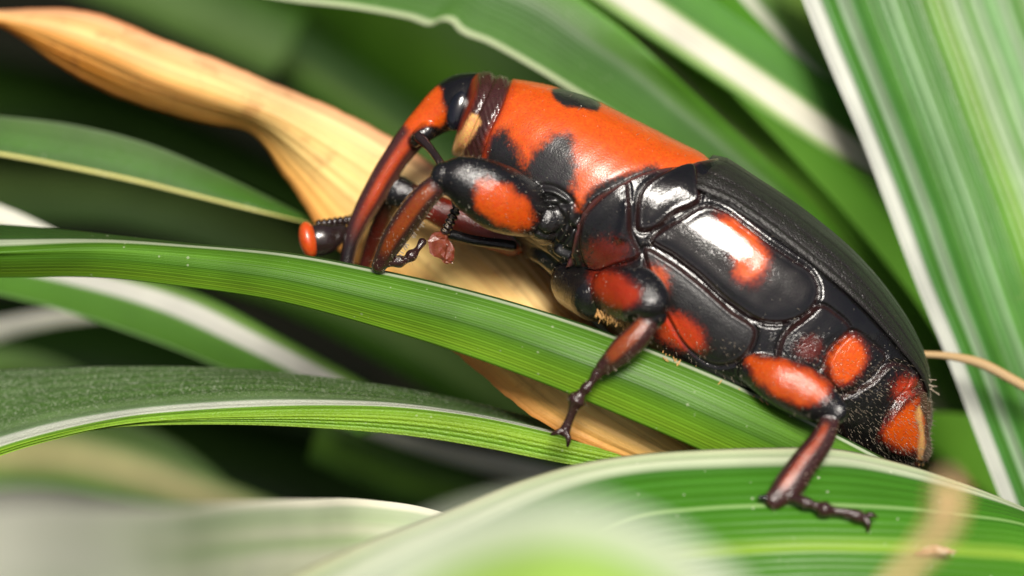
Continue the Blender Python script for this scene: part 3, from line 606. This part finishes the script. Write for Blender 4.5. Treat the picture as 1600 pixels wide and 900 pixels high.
# rings on the coxa
for ln, am in (([(828, 300), (862, 300), (890, 322), (897, 352)], .05), ([(842, 318), (866, 314), (884, 330), (888, 352), (876, 374)], .04), ([(800, 388), (845, 408), (880, 440)], .05), ([(870, 392), (890, 410), (886, 440)], .05)):
    q_ = pl_dist(P, rnd(ln, 30, False)); disp += np.where(tr_, am*np.exp(-(q_/5)**2)-am*.8*np.exp(-((q_-8)/4)**2), 0)
cx = sel('coxa'); rr = np.linalg.norm(px-np.array([858, 345]), axis=1); disp += np.where(cx, -.05*np.exp(-((rr-24)/4)**2), 0)
nrm = get_normals(co)
co = co+nrm*disp[:, None]
# lumps / fine unevenness
lump = .003*np.sin(co[:, 0]*7.1+co[:, 2]*5.3)*np.sin(co[:, 1]*6.2+co[:, 2]*4.4)+.002*np.sin(co[:, 0]*15.1-co[:, 2]*13.3)*np.sin(co[:, 1]*14.2)
co = co+nrm*lump[:, None]
co = smooth_field(co, 1)

# ---- pigment
BLK = np.array([.0055, .005, .005]); ORG = np.array([.52, .068, .004]); RED = np.array([.30, .024, .004]); DRD = np.array([.11, .010, .004]); BRN = np.array([.040, .013, .011]); RUST = np.array([.32, .062, .012]); TAN = np.array([.60, .30, .10]); CLAY = np.array([.30, .14, .09])
pig = np.tile(BLK, (nV, 1)); fin = np.full(nV, .17); dust = np.full(nV, .32)
def paint(mask, colr):
    global pig
    m = np.clip(mask, 0, 1)[:, None]; pig = pig*(1-m)+colr*m
grain = rng.normal(0, 1, nV); grain = smooth_field(grain[:, None], 1)[:, 0]*2.0
def blot(region, pts, colr, soft=3., w=2.0, smooth=True):
    s = poly_sd(P, pts, smooth=smooth)+wob(P, .06, w); paint(region*sstep(-soft*1.3, soft*1.3, s+grain*soft*.28), colr)
pro = tr_ & ~behind
# prothorax: orange with black blotches
blot(pro, [(800, 116), (860, 128), (930, 150), (1010, 190), (1075, 225), (1130, 245), (1105, 256), (1060, 262), (1005, 272), (955, 296), (925, 330), (900, 335), (890, 306), (850, 305), (800, 300), (745, 262), (735, 255), (765, 205), (788, 160)], ORG, 3, 1.2)
blot(pro, [(757, 225), (770, 208), (786, 203), (800, 214), (808, 232), (824, 262), (838, 285), (842, 310), (800, 318), (756, 288), (752, 250)], BLK*2.4, 9, 4)
blot(pro, [(820, 270), (833, 236), (852, 220), (868, 208), (888, 210), (897, 228), (900, 258), (899, 290), (884, 312), (845, 322), (816, 304)], BLK*2.6, 8, 4)
blot(pro, [(863, 141), (885, 136), (925, 150), (940, 163), (934, 173), (905, 168), (880, 165), (868, 156)], BLK*2.5, 2.5, 1.5)
blot(pro, [(905, 330), (918, 302), (945, 280), (985, 268), (1030, 262), (1030, 275), (960, 298), (925, 330)], BLK*1.6, 5, 2)
belly = pro & (P[:, 1] > 300+.18*(P[:, 0]-800)); 
blot(pro, [(752, 262), (785, 262), (808, 280), (828, 292), (850, 294), (893, 298), (902, 335), (850, 345), (800, 330), (745, 280)], BLK*1.8, 7, 4)
fin[pro] = .32
paint(colm*sstep(-3, 3, colsd), BRN); fin[colm] = .30
paint(.55*pro*sstep(10, 0, np.abs(colsd+4)), RED)
# behind the rim
paint(near_rim*.8, BRN*2.2)
paint(plate_edge*.35*tr_, BRN*1.6)
def rblot(pts, c, soft=3., w=2.):
    c0 = np.mean(pts, axis=0); small = [tuple(c0+(np.array(p_)-c0)*.80) for p_ in pts]; pts = [tuple(c0+(np.array(p_)-c0)*.96) for p_ in pts]
    blot(behind, pts, DRD*1.6, soft*2.2, w); blot(behind, small, c, soft*1.7, w)
rblot([(1116, 336), (1135, 334), (1165, 355), (1190, 378), (1202, 402), (1196, 432), (1180, 446), (1150, 440), (1145, 400), (1130, 370)], ORG, 4)
rblot([(1018, 414), (1034, 418), (1045, 438), (1040, 460), (1026, 448), (1018, 430)], ORG*.75, 4)
rblot([(1018, 498), (1042, 486), (1075, 494), (1102, 522), (1104, 545), (1062, 544), (1024, 524)], RED*1.25, 4)
rblot([(1291, 562), (1302, 544), (1328, 522), (1346, 530), (1354, 558), (1342, 585), (1312, 603), (1296, 592)], ORG, 3)
rblot([(1252, 540), (1264, 532), (1274, 542), (1266, 554), (1254, 552)], DRD*.5, 6)
rblot([(1373, 684), (1392, 650), (1412, 628), (1440, 614), (1452, 640), (1452, 712), (1430, 708), (1400, 704)], ORG, 3)
rblot([(1396, 606), (1410, 592), (1428, 598), (1424, 614), (1404, 620)], RED*1.1, 6)
rblot([(1431, 626), (1436, 622), (1441, 660), (1443, 735), (1435, 730), (1434, 680)], TAN*.9, 1.5)
blot(behind, [(1441, 600), (1450, 606), (1462, 650), (1466, 740), (1444, 742), (1443, 680)], BRN*1.6, 2)
rblot([(925, 395), (950, 380), (975, 392), (965, 410), (935, 412)], DRD*.6, 8)
rp = behind & (plate_edge < .2)
fin[behind] = .13
fin[behind & (poly_sd(P, PLATES[1][0]) > 0)] = .36
pa = behind & (poly_sd(P, PLATES[0][0]) > 0); fin[pa] = .12; dust[pa] = .12
dust[behind & (P[:, 0] > 1200) & (P[:, 1] > 520)] = 1.0
dust[behind & (P[:, 0] < 1000)] = .3
dust[behind & (poly_sd(P, PLATES[2][0]) > 0)] = .25
# head and snout
hd = sel('head', 'scrobe')
line = spline(np.asarray(HEAD)[:, :2], 120); tl = np.gradient(line, axis=0); tl /= np.linalg.norm(tl, axis=1, keepdims=True)
def along_line(p, pts, rad):
    c = spline(np.concatenate([np.asarray(pts, float), np.asarray(rad, float)[:, None]], 1), 80); t = np.gradient(c[:, :2], axis=0); t /= np.linalg.norm(t, axis=1, keepdims=True)
    i = ((p[:, None, :]-c[None, :, :2])**2).sum(2).argmin(1)
    dlt = p-c[i, :2]; o = (dlt[:, 0]*-t[i, 1]+dlt[:, 1]*t[i, 0])/np.maximum(c[i, 2], 1); return i/79., o
h_i = np.where(hd)[0]; s_, o_ = along_line(px[h_i], np.asarray(HEAD)[:, :2], np.asarray(HEAD)[:, 3])
mk = np.zeros(nV)
sn = sstep(.30, .36, s_)
pc = np.zeros(nV); pc[h_i] = sn*(1-.9*sstep(.74, .93, s_)); paint(pc*.9, BRN*1.3)
mk[h_i] = sn*(1-sstep(.62, .9, s_))*sstep(-.6, -.15, o_)*(1-sstep(.15, .6, o_)); paint(mk*.95, RUST*np.array([1.05, .62, .35]))
mk = np.zeros(nV); mk[h_i] = sn*(1-sstep(.55, .8, s_))*(1-sstep(-1.0, -.55, o_)); 
hl = mk.copy()
mk = np.zeros(nV); mk[h_i] = sn*(sstep(.55, .95, np.abs(o_)))*np.where(o_ > 0, 0, 1); paint(mk*.6*(1-hl*.0), CLAY*.5)
blot(hd, [(684, 136), (692, 158), (696, 184), (690, 197), (660, 197), (640, 206), (632, 196), (653, 166), (672, 144)], ORG*.95, 4)
blot(hd | tr_, [(740, 178), (746, 182), (728, 228), (712, 240), (703, 226), (722, 204)], TAN*1.1, 3)
blot(hd, [(664, 200), (684, 198), (690, 212), (660, 224), (640, 228), (640, 214)], BLK, 3)
fin[hd] = .15
# legs
def limb_paint(nm, fn):
    i = [k for k, n in enumerate(names) if n == nm][0]; m = np.where(ids == i)[0]
    s, o = along_line(px[m], PRIMS[i][3], PRIMS[i][4]); k = np.zeros(nV); return m, s, o
ff = sel('fore_femur')
blot(ff, [(742, 300), (752, 284), (780, 286), (806, 300), (828, 322), (832, 346), (808, 360), (776, 348), (748, 328)], ORG*np.array([.9, .85, 1]), 6, 4)
for nm, c1, a0, a1 in (('fore_tibia', RUST*.62, -.35, .6), ('mid_tibia', RUST*.6, -.85, .2), ('hind_tibia', RUST*np.array([.7, .5, .5]), -.6, .05)):
    m, s, o = limb_paint(nm, None); k = np.zeros(nV); k[m] = BRN[0]*0+1; paint(k*.8, BRN)
    if nm == 'hind_tibia': o = -o
    if nm == 'mid_tibia': o = -o
    k = np.zeros(nV); k[m] = sstep(a0-.15, a0+.2, o)*(1-sstep(a1-.2, a1+.2, o))*sstep(.06, .16, s)*(1-sstep(.78, .95, s)); paint(k, c1)
paint(1.*sel('far_fore_femur')*sstep(640, 668, px[:, 0]), DRD*1.3)
paint(.8*sel('far_fore_tibia'), DRD*.5)
mf = sel('mid_femur', 'mid_coxa')
blot(mf, [(922, 426), (942, 419), (967, 426), (990, 440), (1004, 455), (996, 476), (965, 484), (936, 472), (924, 452)], DRD, 6)
blot(mf, [(928, 436), (942, 425), (965, 432), (985, 446), (998, 455), (992, 470), (965, 478), (940, 466), (928, 450)], RED*.9, 5)
hf = sel('hind_femur')
blot(hf, [(1168, 562), (1215, 560), (1268, 578), (1299, 602), (1294, 622), (1252, 634), (1218, 622), (1188, 600)], DRD*1.5, 6)
blot(hf, [(1168, 562), (1206, 562), (1258, 580), (1292, 603), (1288, 618), (1250, 630), (1218, 618), (1186, 596)], ORG*.8, 6, 4)
paint(.7*sel('mid_tarsus', 'hind_tarsus', 'fore_tarsus', 'mid_claw', 'hind_claw'), BRN*.9)
fin[sel('fore_femur', 'mid_femur', 'coxa', 'mid_coxa')] = .16
fin[sel('fore_tibia')] = .12
legs = ~(tr_ | hd)
dust[legs] = .8; dust[pro] = .30; dust[hd] = .3
pig = smooth_field(pig, 1); fin = smooth_field(fin[:, None], 4)[:, 0]; dust = smooth_field(dust[:, None], 4)[:, 0]

# ---- beetle materials
def shell_mat(name, attr=True, color=(.012, .012, .012), rough=.5, coat=0., pit=.18, pit_scale=24., dustc=(.42, .38, .28), dust_amt=.6, hair_dust=True):
    m = NT(name); tc = m.n('ShaderNodeTexCoord')
    if attr:
        a = m.n('ShaderNodeAttribute', attribute_name='pigment'); c = a.outputs['Color']
        r = m.n('ShaderNodeAttribute', attribute_name='finish').outputs['Fac']; du = m.n('ShaderNodeAttribute', attribute_name='dust').outputs['Fac']
    else:
        rgb = m.n('ShaderNodeRGB'); rgb.outputs[0].default_value = (*color, 1); c = rgb.outputs[0]
        vv = m.n('ShaderNodeValue'); vv.outputs[0].default_value = rough; r = vv.outputs[0]; vd = m.n('ShaderNodeValue'); vd.outputs[0].default_value = dust_amt; du = vd.outputs[0]
    mot = m.n('ShaderNodeTexNoise', i_Scale=5.0, i_Detail=5.0, i_Roughness=.65); m.l(tc.outputs['Object'], mot.inputs['Vector'])
    f = m.math('MULTIPLY_ADD', mot.outputs[0], .5, .75); cc = m.n('ShaderNodeCombineColor'); m.l(f, cc.inputs[0]); m.l(f, cc.inputs[2])
    m2 = m.n('ShaderNodeTexNoise', i_Scale=21.0, i_Detail=3.0, i_Roughness=.6); m.l(tc.outputs['Object'], m2.inputs['Vector'])
    m.l(m.math('MULTIPLY', f, m.math('MULTIPLY_ADD', m2.outputs[0], 1.3, .35)), cc.inputs[1])
    c = m.mixc(1.0, c, cc.outputs[0], 'MULTIPLY')
    vo = m.n('ShaderNodeTexVoronoi', i_Scale=24.0); m.l(tc.outputs['Object'], vo.inputs['Vector'])
    sc = m.n('ShaderNodeSeparateColor'); m.l(vo.outputs['Color'], sc.inputs[0])
    thr = m.math('MULTIPLY', m.math('POWER', sc.outputs[1], 5.0), m.math('MULTIPLY', du, .22))
    dot = m.math('LESS_THAN', vo.outputs['Distance'], thr)
    c = m.mixc(m.math('MULTIPLY', dot, .75), c, dustc)
    film = m.n('ShaderNodeTexNoise', i_Scale=2.2, i_Detail=6.0, i_Roughness=.7); m.l(tc.outputs['Object'], film.inputs['Vector'])
    ff_ = m.math('MULTIPLY', m.math('SUBTRACT', film.outputs[0], .52, clamp=True), m.math('MULTIPLY', du, .12))
    c = m.mixc(ff_, c, (.30, .27, .22))
    pv = m.n('ShaderNodeTexVoronoi', i_Scale=pit_scale); m.l(tc.outputs['Object'], pv.inputs['Vector'])
    pf = m.math('MULTIPLY_ADD', m.math('MULTIPLY', pv.outputs['Distance'], 2.6, clamp=True), .38, .66); pc_ = m.n('ShaderNodeCombineColor'); [m.l(pf, pc_.inputs[i]) for i in range(3)]
    c = m.mixc(1.0, c, pc_.outputs[0], 'MULTIPLY')
    fn = m.n('ShaderNodeTexNoise', i_Scale=40.0, i_Detail=3.0); m.l(tc.outputs['Object'], fn.inputs['Vector'])
    h = m.math('ADD', m.math('MINIMUM', pv.outputs['Distance'], .35), m.math('MULTIPLY', fn.outputs[0], .55))
    h = m.math('ADD', h, m.math('MULTIPLY', dot, .25))
    b = m.n('ShaderNodeBump', i_Strength=pit, i_Distance=.05); m.l(m.math('MULTIPLY', m.math('MULTIPLY_ADD', du, .9, .12), pit), b.inputs['Strength']); m.l(h, b.inputs['Height'])
    rr_ = m.math('ADD', m.math('MULTIPLY_ADD', m.math('SUBTRACT', film.outputs[0], .5), .35, r), m.math('MULTIPLY', dot, .3), clamp=True)
    p = m.n('ShaderNodeBsdfPrincipled'); m.l(c, p.inputs['Base Color']); m.l(rr_, p.inputs['Roughness']); m.l(b.outputs[0], p.inputs['Normal'])
    p.inputs['IOR'].default_value = 1.56; p.inputs['Coat Weight'].default_value = coat; p.inputs['Coat Roughness'].default_value = .12; m.l(b.outputs[0], p.inputs['Coat Normal'])
    o = m.n('ShaderNodeOutputMaterial'); m.l(p.outputs[0], o.inputs[0]); return m.m
M_BODY = shell_mat('beetle_shell', coat=.12, pit=.42)
M_WING = shell_mat('wing_case_shell', False, (.011, .0092, .0075), .36, 0., 1.6, 17., dust_amt=.3)
M_EYE = shell_mat('beetle_eye', False, (.006, .006, .009), .12, .5, .1, 40., dust_amt=.1)
M_ANT = shell_mat('antenna_shell', False, (.016, .009, .008), .2, .2, .1, dust_amt=.4)
M_CLUB = shell_mat('antenna_club', False, (.50, .060, .007), .34, .3, .4, 34., dust_amt=.2)
M_CLUB2 = shell_mat('antenna_club_pale', False, (.15, .030, .012), .35, .3, .3, 26., dust_amt=.5)
M_RIMB = shell_mat('wing_rim', False, (.10, .035, .018), .32, .2, .25, dust_amt=.8)

root = bpy.data.objects.new('beetle', None); COL.objects.link(root); root.location = W([1.5, -1.0, -1.2]); root.empty_display_size = .5
bpy.context.view_layer.update()
tag(root, 'shiny black and orange weevil with a long curved snout gripping a green leaf', 'beetle')
RO = np.array(root.location)
wv = W(co)-RO
body_me.vertices.foreach_set('co', wv.ravel()); body_me.update()
a_ = body_me.attributes.new('pigment', 'FLOAT_COLOR', 'POINT'); a_.data.foreach_set('color', np.concatenate([pig, np.ones((nV, 1))], 1).astype(np.float32).ravel())
for nm, arr in (('finish', fin), ('dust', dust)):
    a_ = body_me.attributes.new(nm, 'FLOAT', 'POINT'); a_.data.foreach_set('value', arr.astype(np.float32))
body_me.materials.clear(); body_me.materials.append(M_BODY)
body_me.polygons.foreach_set('use_smooth', np.ones(len(body_me.polygons), bool))
body = bpy.data.objects.new('body', body_me); COL.objects.link(body); body.parent = root

# ---- wing cases: two domed shells over the back
def wing(side):
    ns, nt = 150, 44
    qs = np.linspace(KN[8]-.004, KN[16]+.012, ns); rows = trunk_rows(qs)
    s = (qs-qs[0])/(qs[-1]-qs[0])
    rimf = np.interp(s, [0, .12, .5, .8, .95, 1], [.60, .61, .58, .58, .66, .8])
    n = rows[:, 5]; thr = np.arccos(np.clip(rimf, -1, 1)**(n/2))
    t = np.linspace(.012, 1, nt)
    th_ = thr[:, None]*t[None, :]*side
    G = np.concatenate([trunk_pts(rows[i:i+1], th_[i:i+1], .040+.075*math.exp(-(s[i]/.13)**2)) for i in range(ns)], 0)
    # front edge leans with the rim of the prothorax
    lean = np.clip(1-s/.12, 0, 1)[:, None]*(t**1.6)[None, :]
    G[..., 0] -= .22*lean; G[..., 2] -= .02*lean
    stri = -.012*np.exp(-((np.mod(t*6.0, 1)-.5)/.10)**2)*np.where((t > .08) & (t < .92), 1, 0)
    endf = np.clip(np.minimum(s/.04, (1-s)/.05), 0, 1)
    rim_up = .03*np.exp(-((t-.955)/.03)**2)
    dN = np.cross(np.gradient(G, axis=0), np.gradient(G, axis=1)); dN /= np.linalg.norm(dN, axis=2, keepdims=True)
    if (dN[..., 2].mean() < 0): dN = -dN
    G = G+dN*((stri+rim_up)[None, :]*endf[:, None]-.06*(1-endf[:, None]))[..., None]
    B = G-dN*.11
    verts = np.concatenate([G.reshape(-1, 3), B.reshape(-1, 3)]); N1 = ns*nt
    fl = side > 0
    faces = grid_faces(ns, nt, 0, fl)+grid_faces(ns, nt, N1, not fl)
    for i in range(ns-1):
        for a, b in (((i*nt), (i+1)*nt), ((i+1)*nt+nt-1, i*nt+nt-1)): faces.append((a, b, b+N1, a+N1))
    for j in range(nt-1):
        for a, b in ((j+1, j), ((ns-1)*nt+j, (ns-1)*nt+j+1)): faces.append((a, b, b+N1, a+N1))
    o = mesh_obj('wing_case', W(verts), faces, M_WING, parent=root)
    # brownish seam along the rear rim
    pts = G[int(ns*.50):int(ns*.985):3, -1]-dN[int(ns*.50):int(ns*.985):3, -1]*.04
    c = pts; T = np.gradient(c, axis=0); T /= np.linalg.norm(T, axis=1, keepdims=True)
    up = np.array([0, 1., 0]); n1 = np.cross(T, up); n2 = np.cross(T, n1); a = np.linspace(0, 2*math.pi, 10, endpoint=False)
    rad = .035*np.sin(np.linspace(.15, math.pi-.1, len(c)))[:, None, None]+.008
    v, f = loft(c[:, None]+rad*(np.cos(a)[None, :, None]*n1[:, None]+np.sin(a)[None, :, None]*n2[:, None]))
    mesh_obj('rim', W(v), f, M_RIMB, parent=o)
bpy.context.view_layer.update()
def child_mesh(name, v, f, mat, par): 
    bpy.context.view_layer.update()
    return mesh_obj(name, v, f, mat, parent=par)
wing(1); wing(-1)

# ---- eyes, antennae, bristles
def ellipsoid(c, r, axis_deg=0, n=20, m=14):
    a = np.linspace(0, 2*math.pi, n, endpoint=False); b = np.linspace(.04, math.pi-.04, m)
    x = np.sin(b)[:, None]*np.cos(a); y = np.sin(b)[:, None]*np.sin(a); z = np.cos(b)[:, None]*np.ones(n)
    p = np.stack([x*r[0], y*r[1], z*r[2]], -1); k = math.radians(axis_deg); ca, sa = math.cos(k), math.sin(k)
    p = np.stack([p[..., 0]*ca+p[..., 2]*sa, p[..., 1], -p[..., 0]*sa+p[..., 2]*ca], -1)
    return loft(p+F(c))
for sgn in (-1, 1):
    v, f = ellipsoid((716, 172, sgn*.36), (.17, .12, .33), 18); child_mesh('eye', W(v), f, M_EYE, root)
def multi(parts):
    V, Fc, o = [], [], 0
    for v, f in parts: V.append(v); Fc += [tuple(int(a)+o for a in x) for x in f]; o += len(v)
    return np.concatenate(V), Fc
# near antenna: scape runs back from the snout base, elbow, beads hang below the fore femur
near = [limb_mesh([(655, 214, -.38, 9), (672, 232, -.55, 6.5), (690, 258, -.8, 6.5), (708, 292, -1.0, 8), (715, 318, -1.1, 9)], n=14)]
for k in range(6):
    t = k/5; near.append(ellipsoid((714-18*t, 324+38*t, -1.12), (.085, .085, .05), 25, 14, 9))
v, f = multi(near); an = child_mesh('antenna', W(v), f, M_ANT, root)
v, f = limb_mesh([(693, 366, -1.12, 8), (688, 374, -1.12, 15), (684, 382, -1.14, 17), (694, 392, -1.12, 16), (700, 402, -1.1, 10)], flat=.35, n=12, m=9)
v = v+.012*np.random.default_rng(5).normal(size=v.shape); o_ = child_mesh('club', W(v), f, M_CLUB2, an); o_.data.polygons.foreach_set('use_smooth', np.zeros(len(o_.data.polygons), bool))
farp = [limb_mesh([(640, 225, .35, 9), (610, 275, .5, 6.5), (565, 335, .45, 7), (545, 345, .4, 8)], n=14)]
for k in range(6):
    t = k/5; farp.append(ellipsoid((540-42*t, 345+6*t, .25-.2*t), (.055, .085, .085), 8, 14, 9))
farp.append(limb_mesh([(535, 362, .12, 12), (522, 368, .08, 20), (508, 373, .02, 25), (498, 375, 0, 26)], n=24, flat=.7))
v, f = multi(farp); an2 = child_mesh('antenna', W(v), f, M_ANT, root)
v, f = ellipsoid((482, 375, -.05), (.15, .24, .29), -12, 28, 18); child_mesh('club', W(v), f, M_CLUB, an2)

def hair_mat(name, c):
    m = NT(name); p = m.n('ShaderNodeBsdfPrincipled', i_Roughness=.45); p.inputs['Base Color'].default_value = (*c, 1)
    o = m.n('ShaderNodeOutputMaterial'); m.l(p.outputs[0], o.inputs[0]); return m.m
M_HAIR = hair_mat('tawny_bristle', (.55, .30, .10)); M_HAIR2 = hair_mat('grey_bristle', (.26, .21, .15)); M_HAIR3 = hair_mat('dark_bristle', (.05, .03, .02))
def bristles(name, spots, mat, par, rad=.010):
    parts = []
    for (x, y, d, dx, dy, dd) in spots:
        parts.append(limb_mesh([(x, y, d, rad*100), (x+dx*.5, y+dy*.55, d+dd*.5, rad*75), (x+dx, y+dy, d+dd, rad*20)], n=5, m=6, caps=False))
    v, f = multi(parts); return tag(child_mesh(name, W(v), f, mat, par), kind='stuff')
R = random.Random(3)
sp = []
for i in range(70):   # fringe down the end of the tail
    t = R.random(); sp.append((1436+6*math.sin(t*3)*.6+R.uniform(-2, 2), 628+80*t, -.42+R.uniform(-.12, .1)+.3*t, R.uniform(-1, 3), R.uniform(14, 30), R.uniform(-.05, .05)))
bristles('tail_fringe', sp, M_HAIR, root, .014)
sp = []
for i in range(60):
    x = R.uniform(1415, 1452); y = 560+.95*(x-1405)+R.uniform(-8, 10); sp.append((x, y, -.55+R.uniform(-.1, .3), R.uniform(4, 18), R.uniform(-2, 14), R.uniform(-.1, .1)))
bristles('tail_tuft', sp, M_HAIR2, root, .011)
sp = []
for i in range(60):   # tawny tuft under the middle thigh, belly fuzz
    x = R.uniform(930, 985); y = 486+.3*(x-935)+R.uniform(-3, 6); sp.append((x, y, -1.75+R.uniform(-.2, .1), R.uniform(-6, 6), R.uniform(6, 14), R.uniform(-.1, .1)))
for i in range(90):
    x = R.uniform(1020, 1200); y = 545+.48*(x-1020)+R.uniform(-6, 6); sp.append((x, y, -1.55+R.uniform(-.2, .05), R.uniform(-6, 6), R.uniform(4, 12), R.uniform(-.1, .1)))
bristles('belly_hair', sp, M_HAIR, root, .007)
sp = []
for (x0, y0, x1, y1, d0, d1, sx) in ((1300, 668, 1246, 762, -2.3, -2.75, 1), (1008, 530, 955, 574, -2.3, -2.2, .8), (684, 312, 618, 402, -1.85, -1.4, .7), (715, 318, 690, 362, -1.2, -1.2, .5)):
    for i in range(22):
        t = R.random(); sp.append((x0+(x1-x0)*t, y0+(y1-y0)*t, d0+(d1-d0)*t, R.uniform(3, 10)*sx, R.uniform(3, 9)*sx, R.uniform(-.08, .02)))
bristles('leg_bristles', sp, M_HAIR2, root, .008)

# fine fuzz and grains of dust lying on the shell
fin_n = np.empty(nV*3); body_me.vertex_normals.foreach_get('vector', fin_n); fin_n = fin_n.reshape(-1, 3)
wco = W(co)
def scatter(prob, count, seed):
    g = np.random.default_rng(seed); facing = np.clip(-(fin_n@FWD)+.35, 0, 1)
    p = prob*facing; p = p/p.sum(); return g, g.choice(nV, count, replace=False, p=p)
low = np.where(behind & (P[:, 1] > 470+.25*(P[:, 0]-900)), 1., 0.)+np.where(behind & (P[:, 0] > 1290) & (P[:, 1] > 560), 1.2, 0)+.9*sel('fore_tibia', 'mid_tibia', 'hind_tibia')+.9*sel('mid_tarsus', 'hind_tarsus', 'fore_tarsus')+.25*sel('fore_femur', 'mid_femur', 'hind_femur')+np.where(pro & (P[:, 1] > 330), .6, 0)+.02
g, ix = scatter(low, 1700, 21); V, Fc = [], []
for n_, i in enumerate(ix):
    nn = fin_n[i]; d = nn*.75+RIGHT*.55*g.uniform(.3, 1)-UP*.45*g.uniform(.2, 1); d /= np.linalg.norm(d)
    a = np.cross(d, [.3, .5, .8]); a /= np.linalg.norm(a); b = np.cross(d, a); r0 = g.uniform(.0028, .0048); ln = g.uniform(.045, .10); c = wco[i]-nn*.005
    o = len(V); V += [c+a*r0, c-a*r0*.5+b*r0*.87, c-a*r0*.5-b*r0*.87, c+d*ln]; Fc += [(o, o+1, o+3), (o+1, o+2, o+3), (o+2, o, o+3)]
tag(child_mesh('fuzz', np.array(V), Fc, M_HAIR2, root), kind='stuff')
g, ix = scatter(.15+dust*.6+low*.4, 1100, 22); V, Fc = [], []
for i in ix:
    r0 = g.uniform(.004, .0085)*(2.0 if g.random() < .06 else 1); o = len(V); q_ = g.normal(size=(3, 3)); q_, _ = np.linalg.qr(q_)
    for dv in (q_[0], -q_[0], q_[1], -q_[1], q_[2], -q_[2]): V.append(wco[i]+dv*r0*g.uniform(.6, 1.3))
    Fc += [(o+a, o+b, o+c) for a, b, c in ((0, 2, 4), (2, 1, 4), (1, 3, 4), (3, 0, 4), (2, 0, 5), (1, 2, 5), (3, 1, 5), (0, 3, 5))]
tag(child_mesh('dust', np.array(V), Fc, hair_mat('dust_grain', (.40, .36, .28)), root), kind='stuff')

# ------------------------------------------------------------------ small things
m_stem = leaf_mat('dry_stem', [(0, (.42, .26, .11)), (.5, (.50, .36, .19)), (1, (.40, .25, .1))], streak=.3, speck=0, transl=.05)
def stem(name, label, pts, mat, cat, **k):
    v, f = limb_mesh(pts, **k); w = W(v); n = len(w); uv = np.stack([np.linspace(0, 6, n), np.tile(np.linspace(0, 1, 12), n//12+1)[:n]], 1)
    return tag(mesh_obj(name, w, f, mat, uv=uv, origin=w.mean(0)), label, cat)
stem('dry_tendril', 'thin straw coloured dry tendril sticking out right of the tail', [(1435, 553, .5, 5), (1480, 556, .6, 6), (1530, 567, .7, 8), (1580, 592, .7, 8), (1640, 628, .7, 8), (1720, 690, .7, 8)], m_stem, 'tendril', n=12)
m_tip = leaf_mat('leaf_tip_dry', [(0, (.75, .5, .2)), (.5, (.88, .68, .42)), (1, (.75, .5, .15))], streak=.2, speck=0, transl=.3)
make_leaf('dry_leaf', 'blurred tan and yellow dry leaf tip in front of the cream rimmed leaf', m_tip,
    [[(1474, 742, -12.5), (1458, 770, -12.5), (1456, 805, -12.5), (1434, 845, -12.5), (1402, 885, -12.5), (1350, 950, -12.5)],
     [(1481, 738, -12.6), (1482, 768, -12.8), (1480, 808, -12.8), (1450, 855, -12.7), (1414, 895, -12.6), (1360, 956, -12.6)],
     [(1488, 742, -12.5), (1506, 768, -12.5), (1502, 812, -12.5), (1466, 865, -12.5), (1426, 905, -12.5), (1370, 962, -12.5)]], cat='dry leaf', nu=50, nv=16)
# brown scar on the front leaf
def scar():
    n, m = 26, 9; a = np.linspace(0, 2*math.pi, n, endpoint=False); rings = []
    for k in range(m):
        r = 1-k/(m-.6); wob_ = 1+.18*np.sin(a*3+k)+.1*np.sin(a*7)
        rings.append(np.stack([1461+30*r*np.cos(a)*wob_, 861+7*r*np.sin(a)*wob_+.06*0, np.full(n, -3.13-.035*(1-r))], -1))
    v, f = loft(F(np.array(rings)))
    mm = NT('scar_tissue'); tc = mm.n('ShaderNodeTexCoord'); no = mm.n('ShaderNodeTexNoise', i_Scale=9.0, i_Detail=4.0); mm.l(tc.outputs['Object'], no.inputs['Vector'])
    p = mm.n('ShaderNodeBsdfPrincipled', i_Roughness=.6); mm.l(mm.ramp(no.outputs[0], [(.3, (.16, .06, .03)), (.5, (.45, .26, .14)), (.7, (.6, .5, .36))]), p.inputs['Base Color'])
    o = mm.n('ShaderNodeOutputMaterial'); mm.l(p.outputs[0], o.inputs[0])
    child_mesh('brown_scar', W(v), f, mm.m, front)
scar()
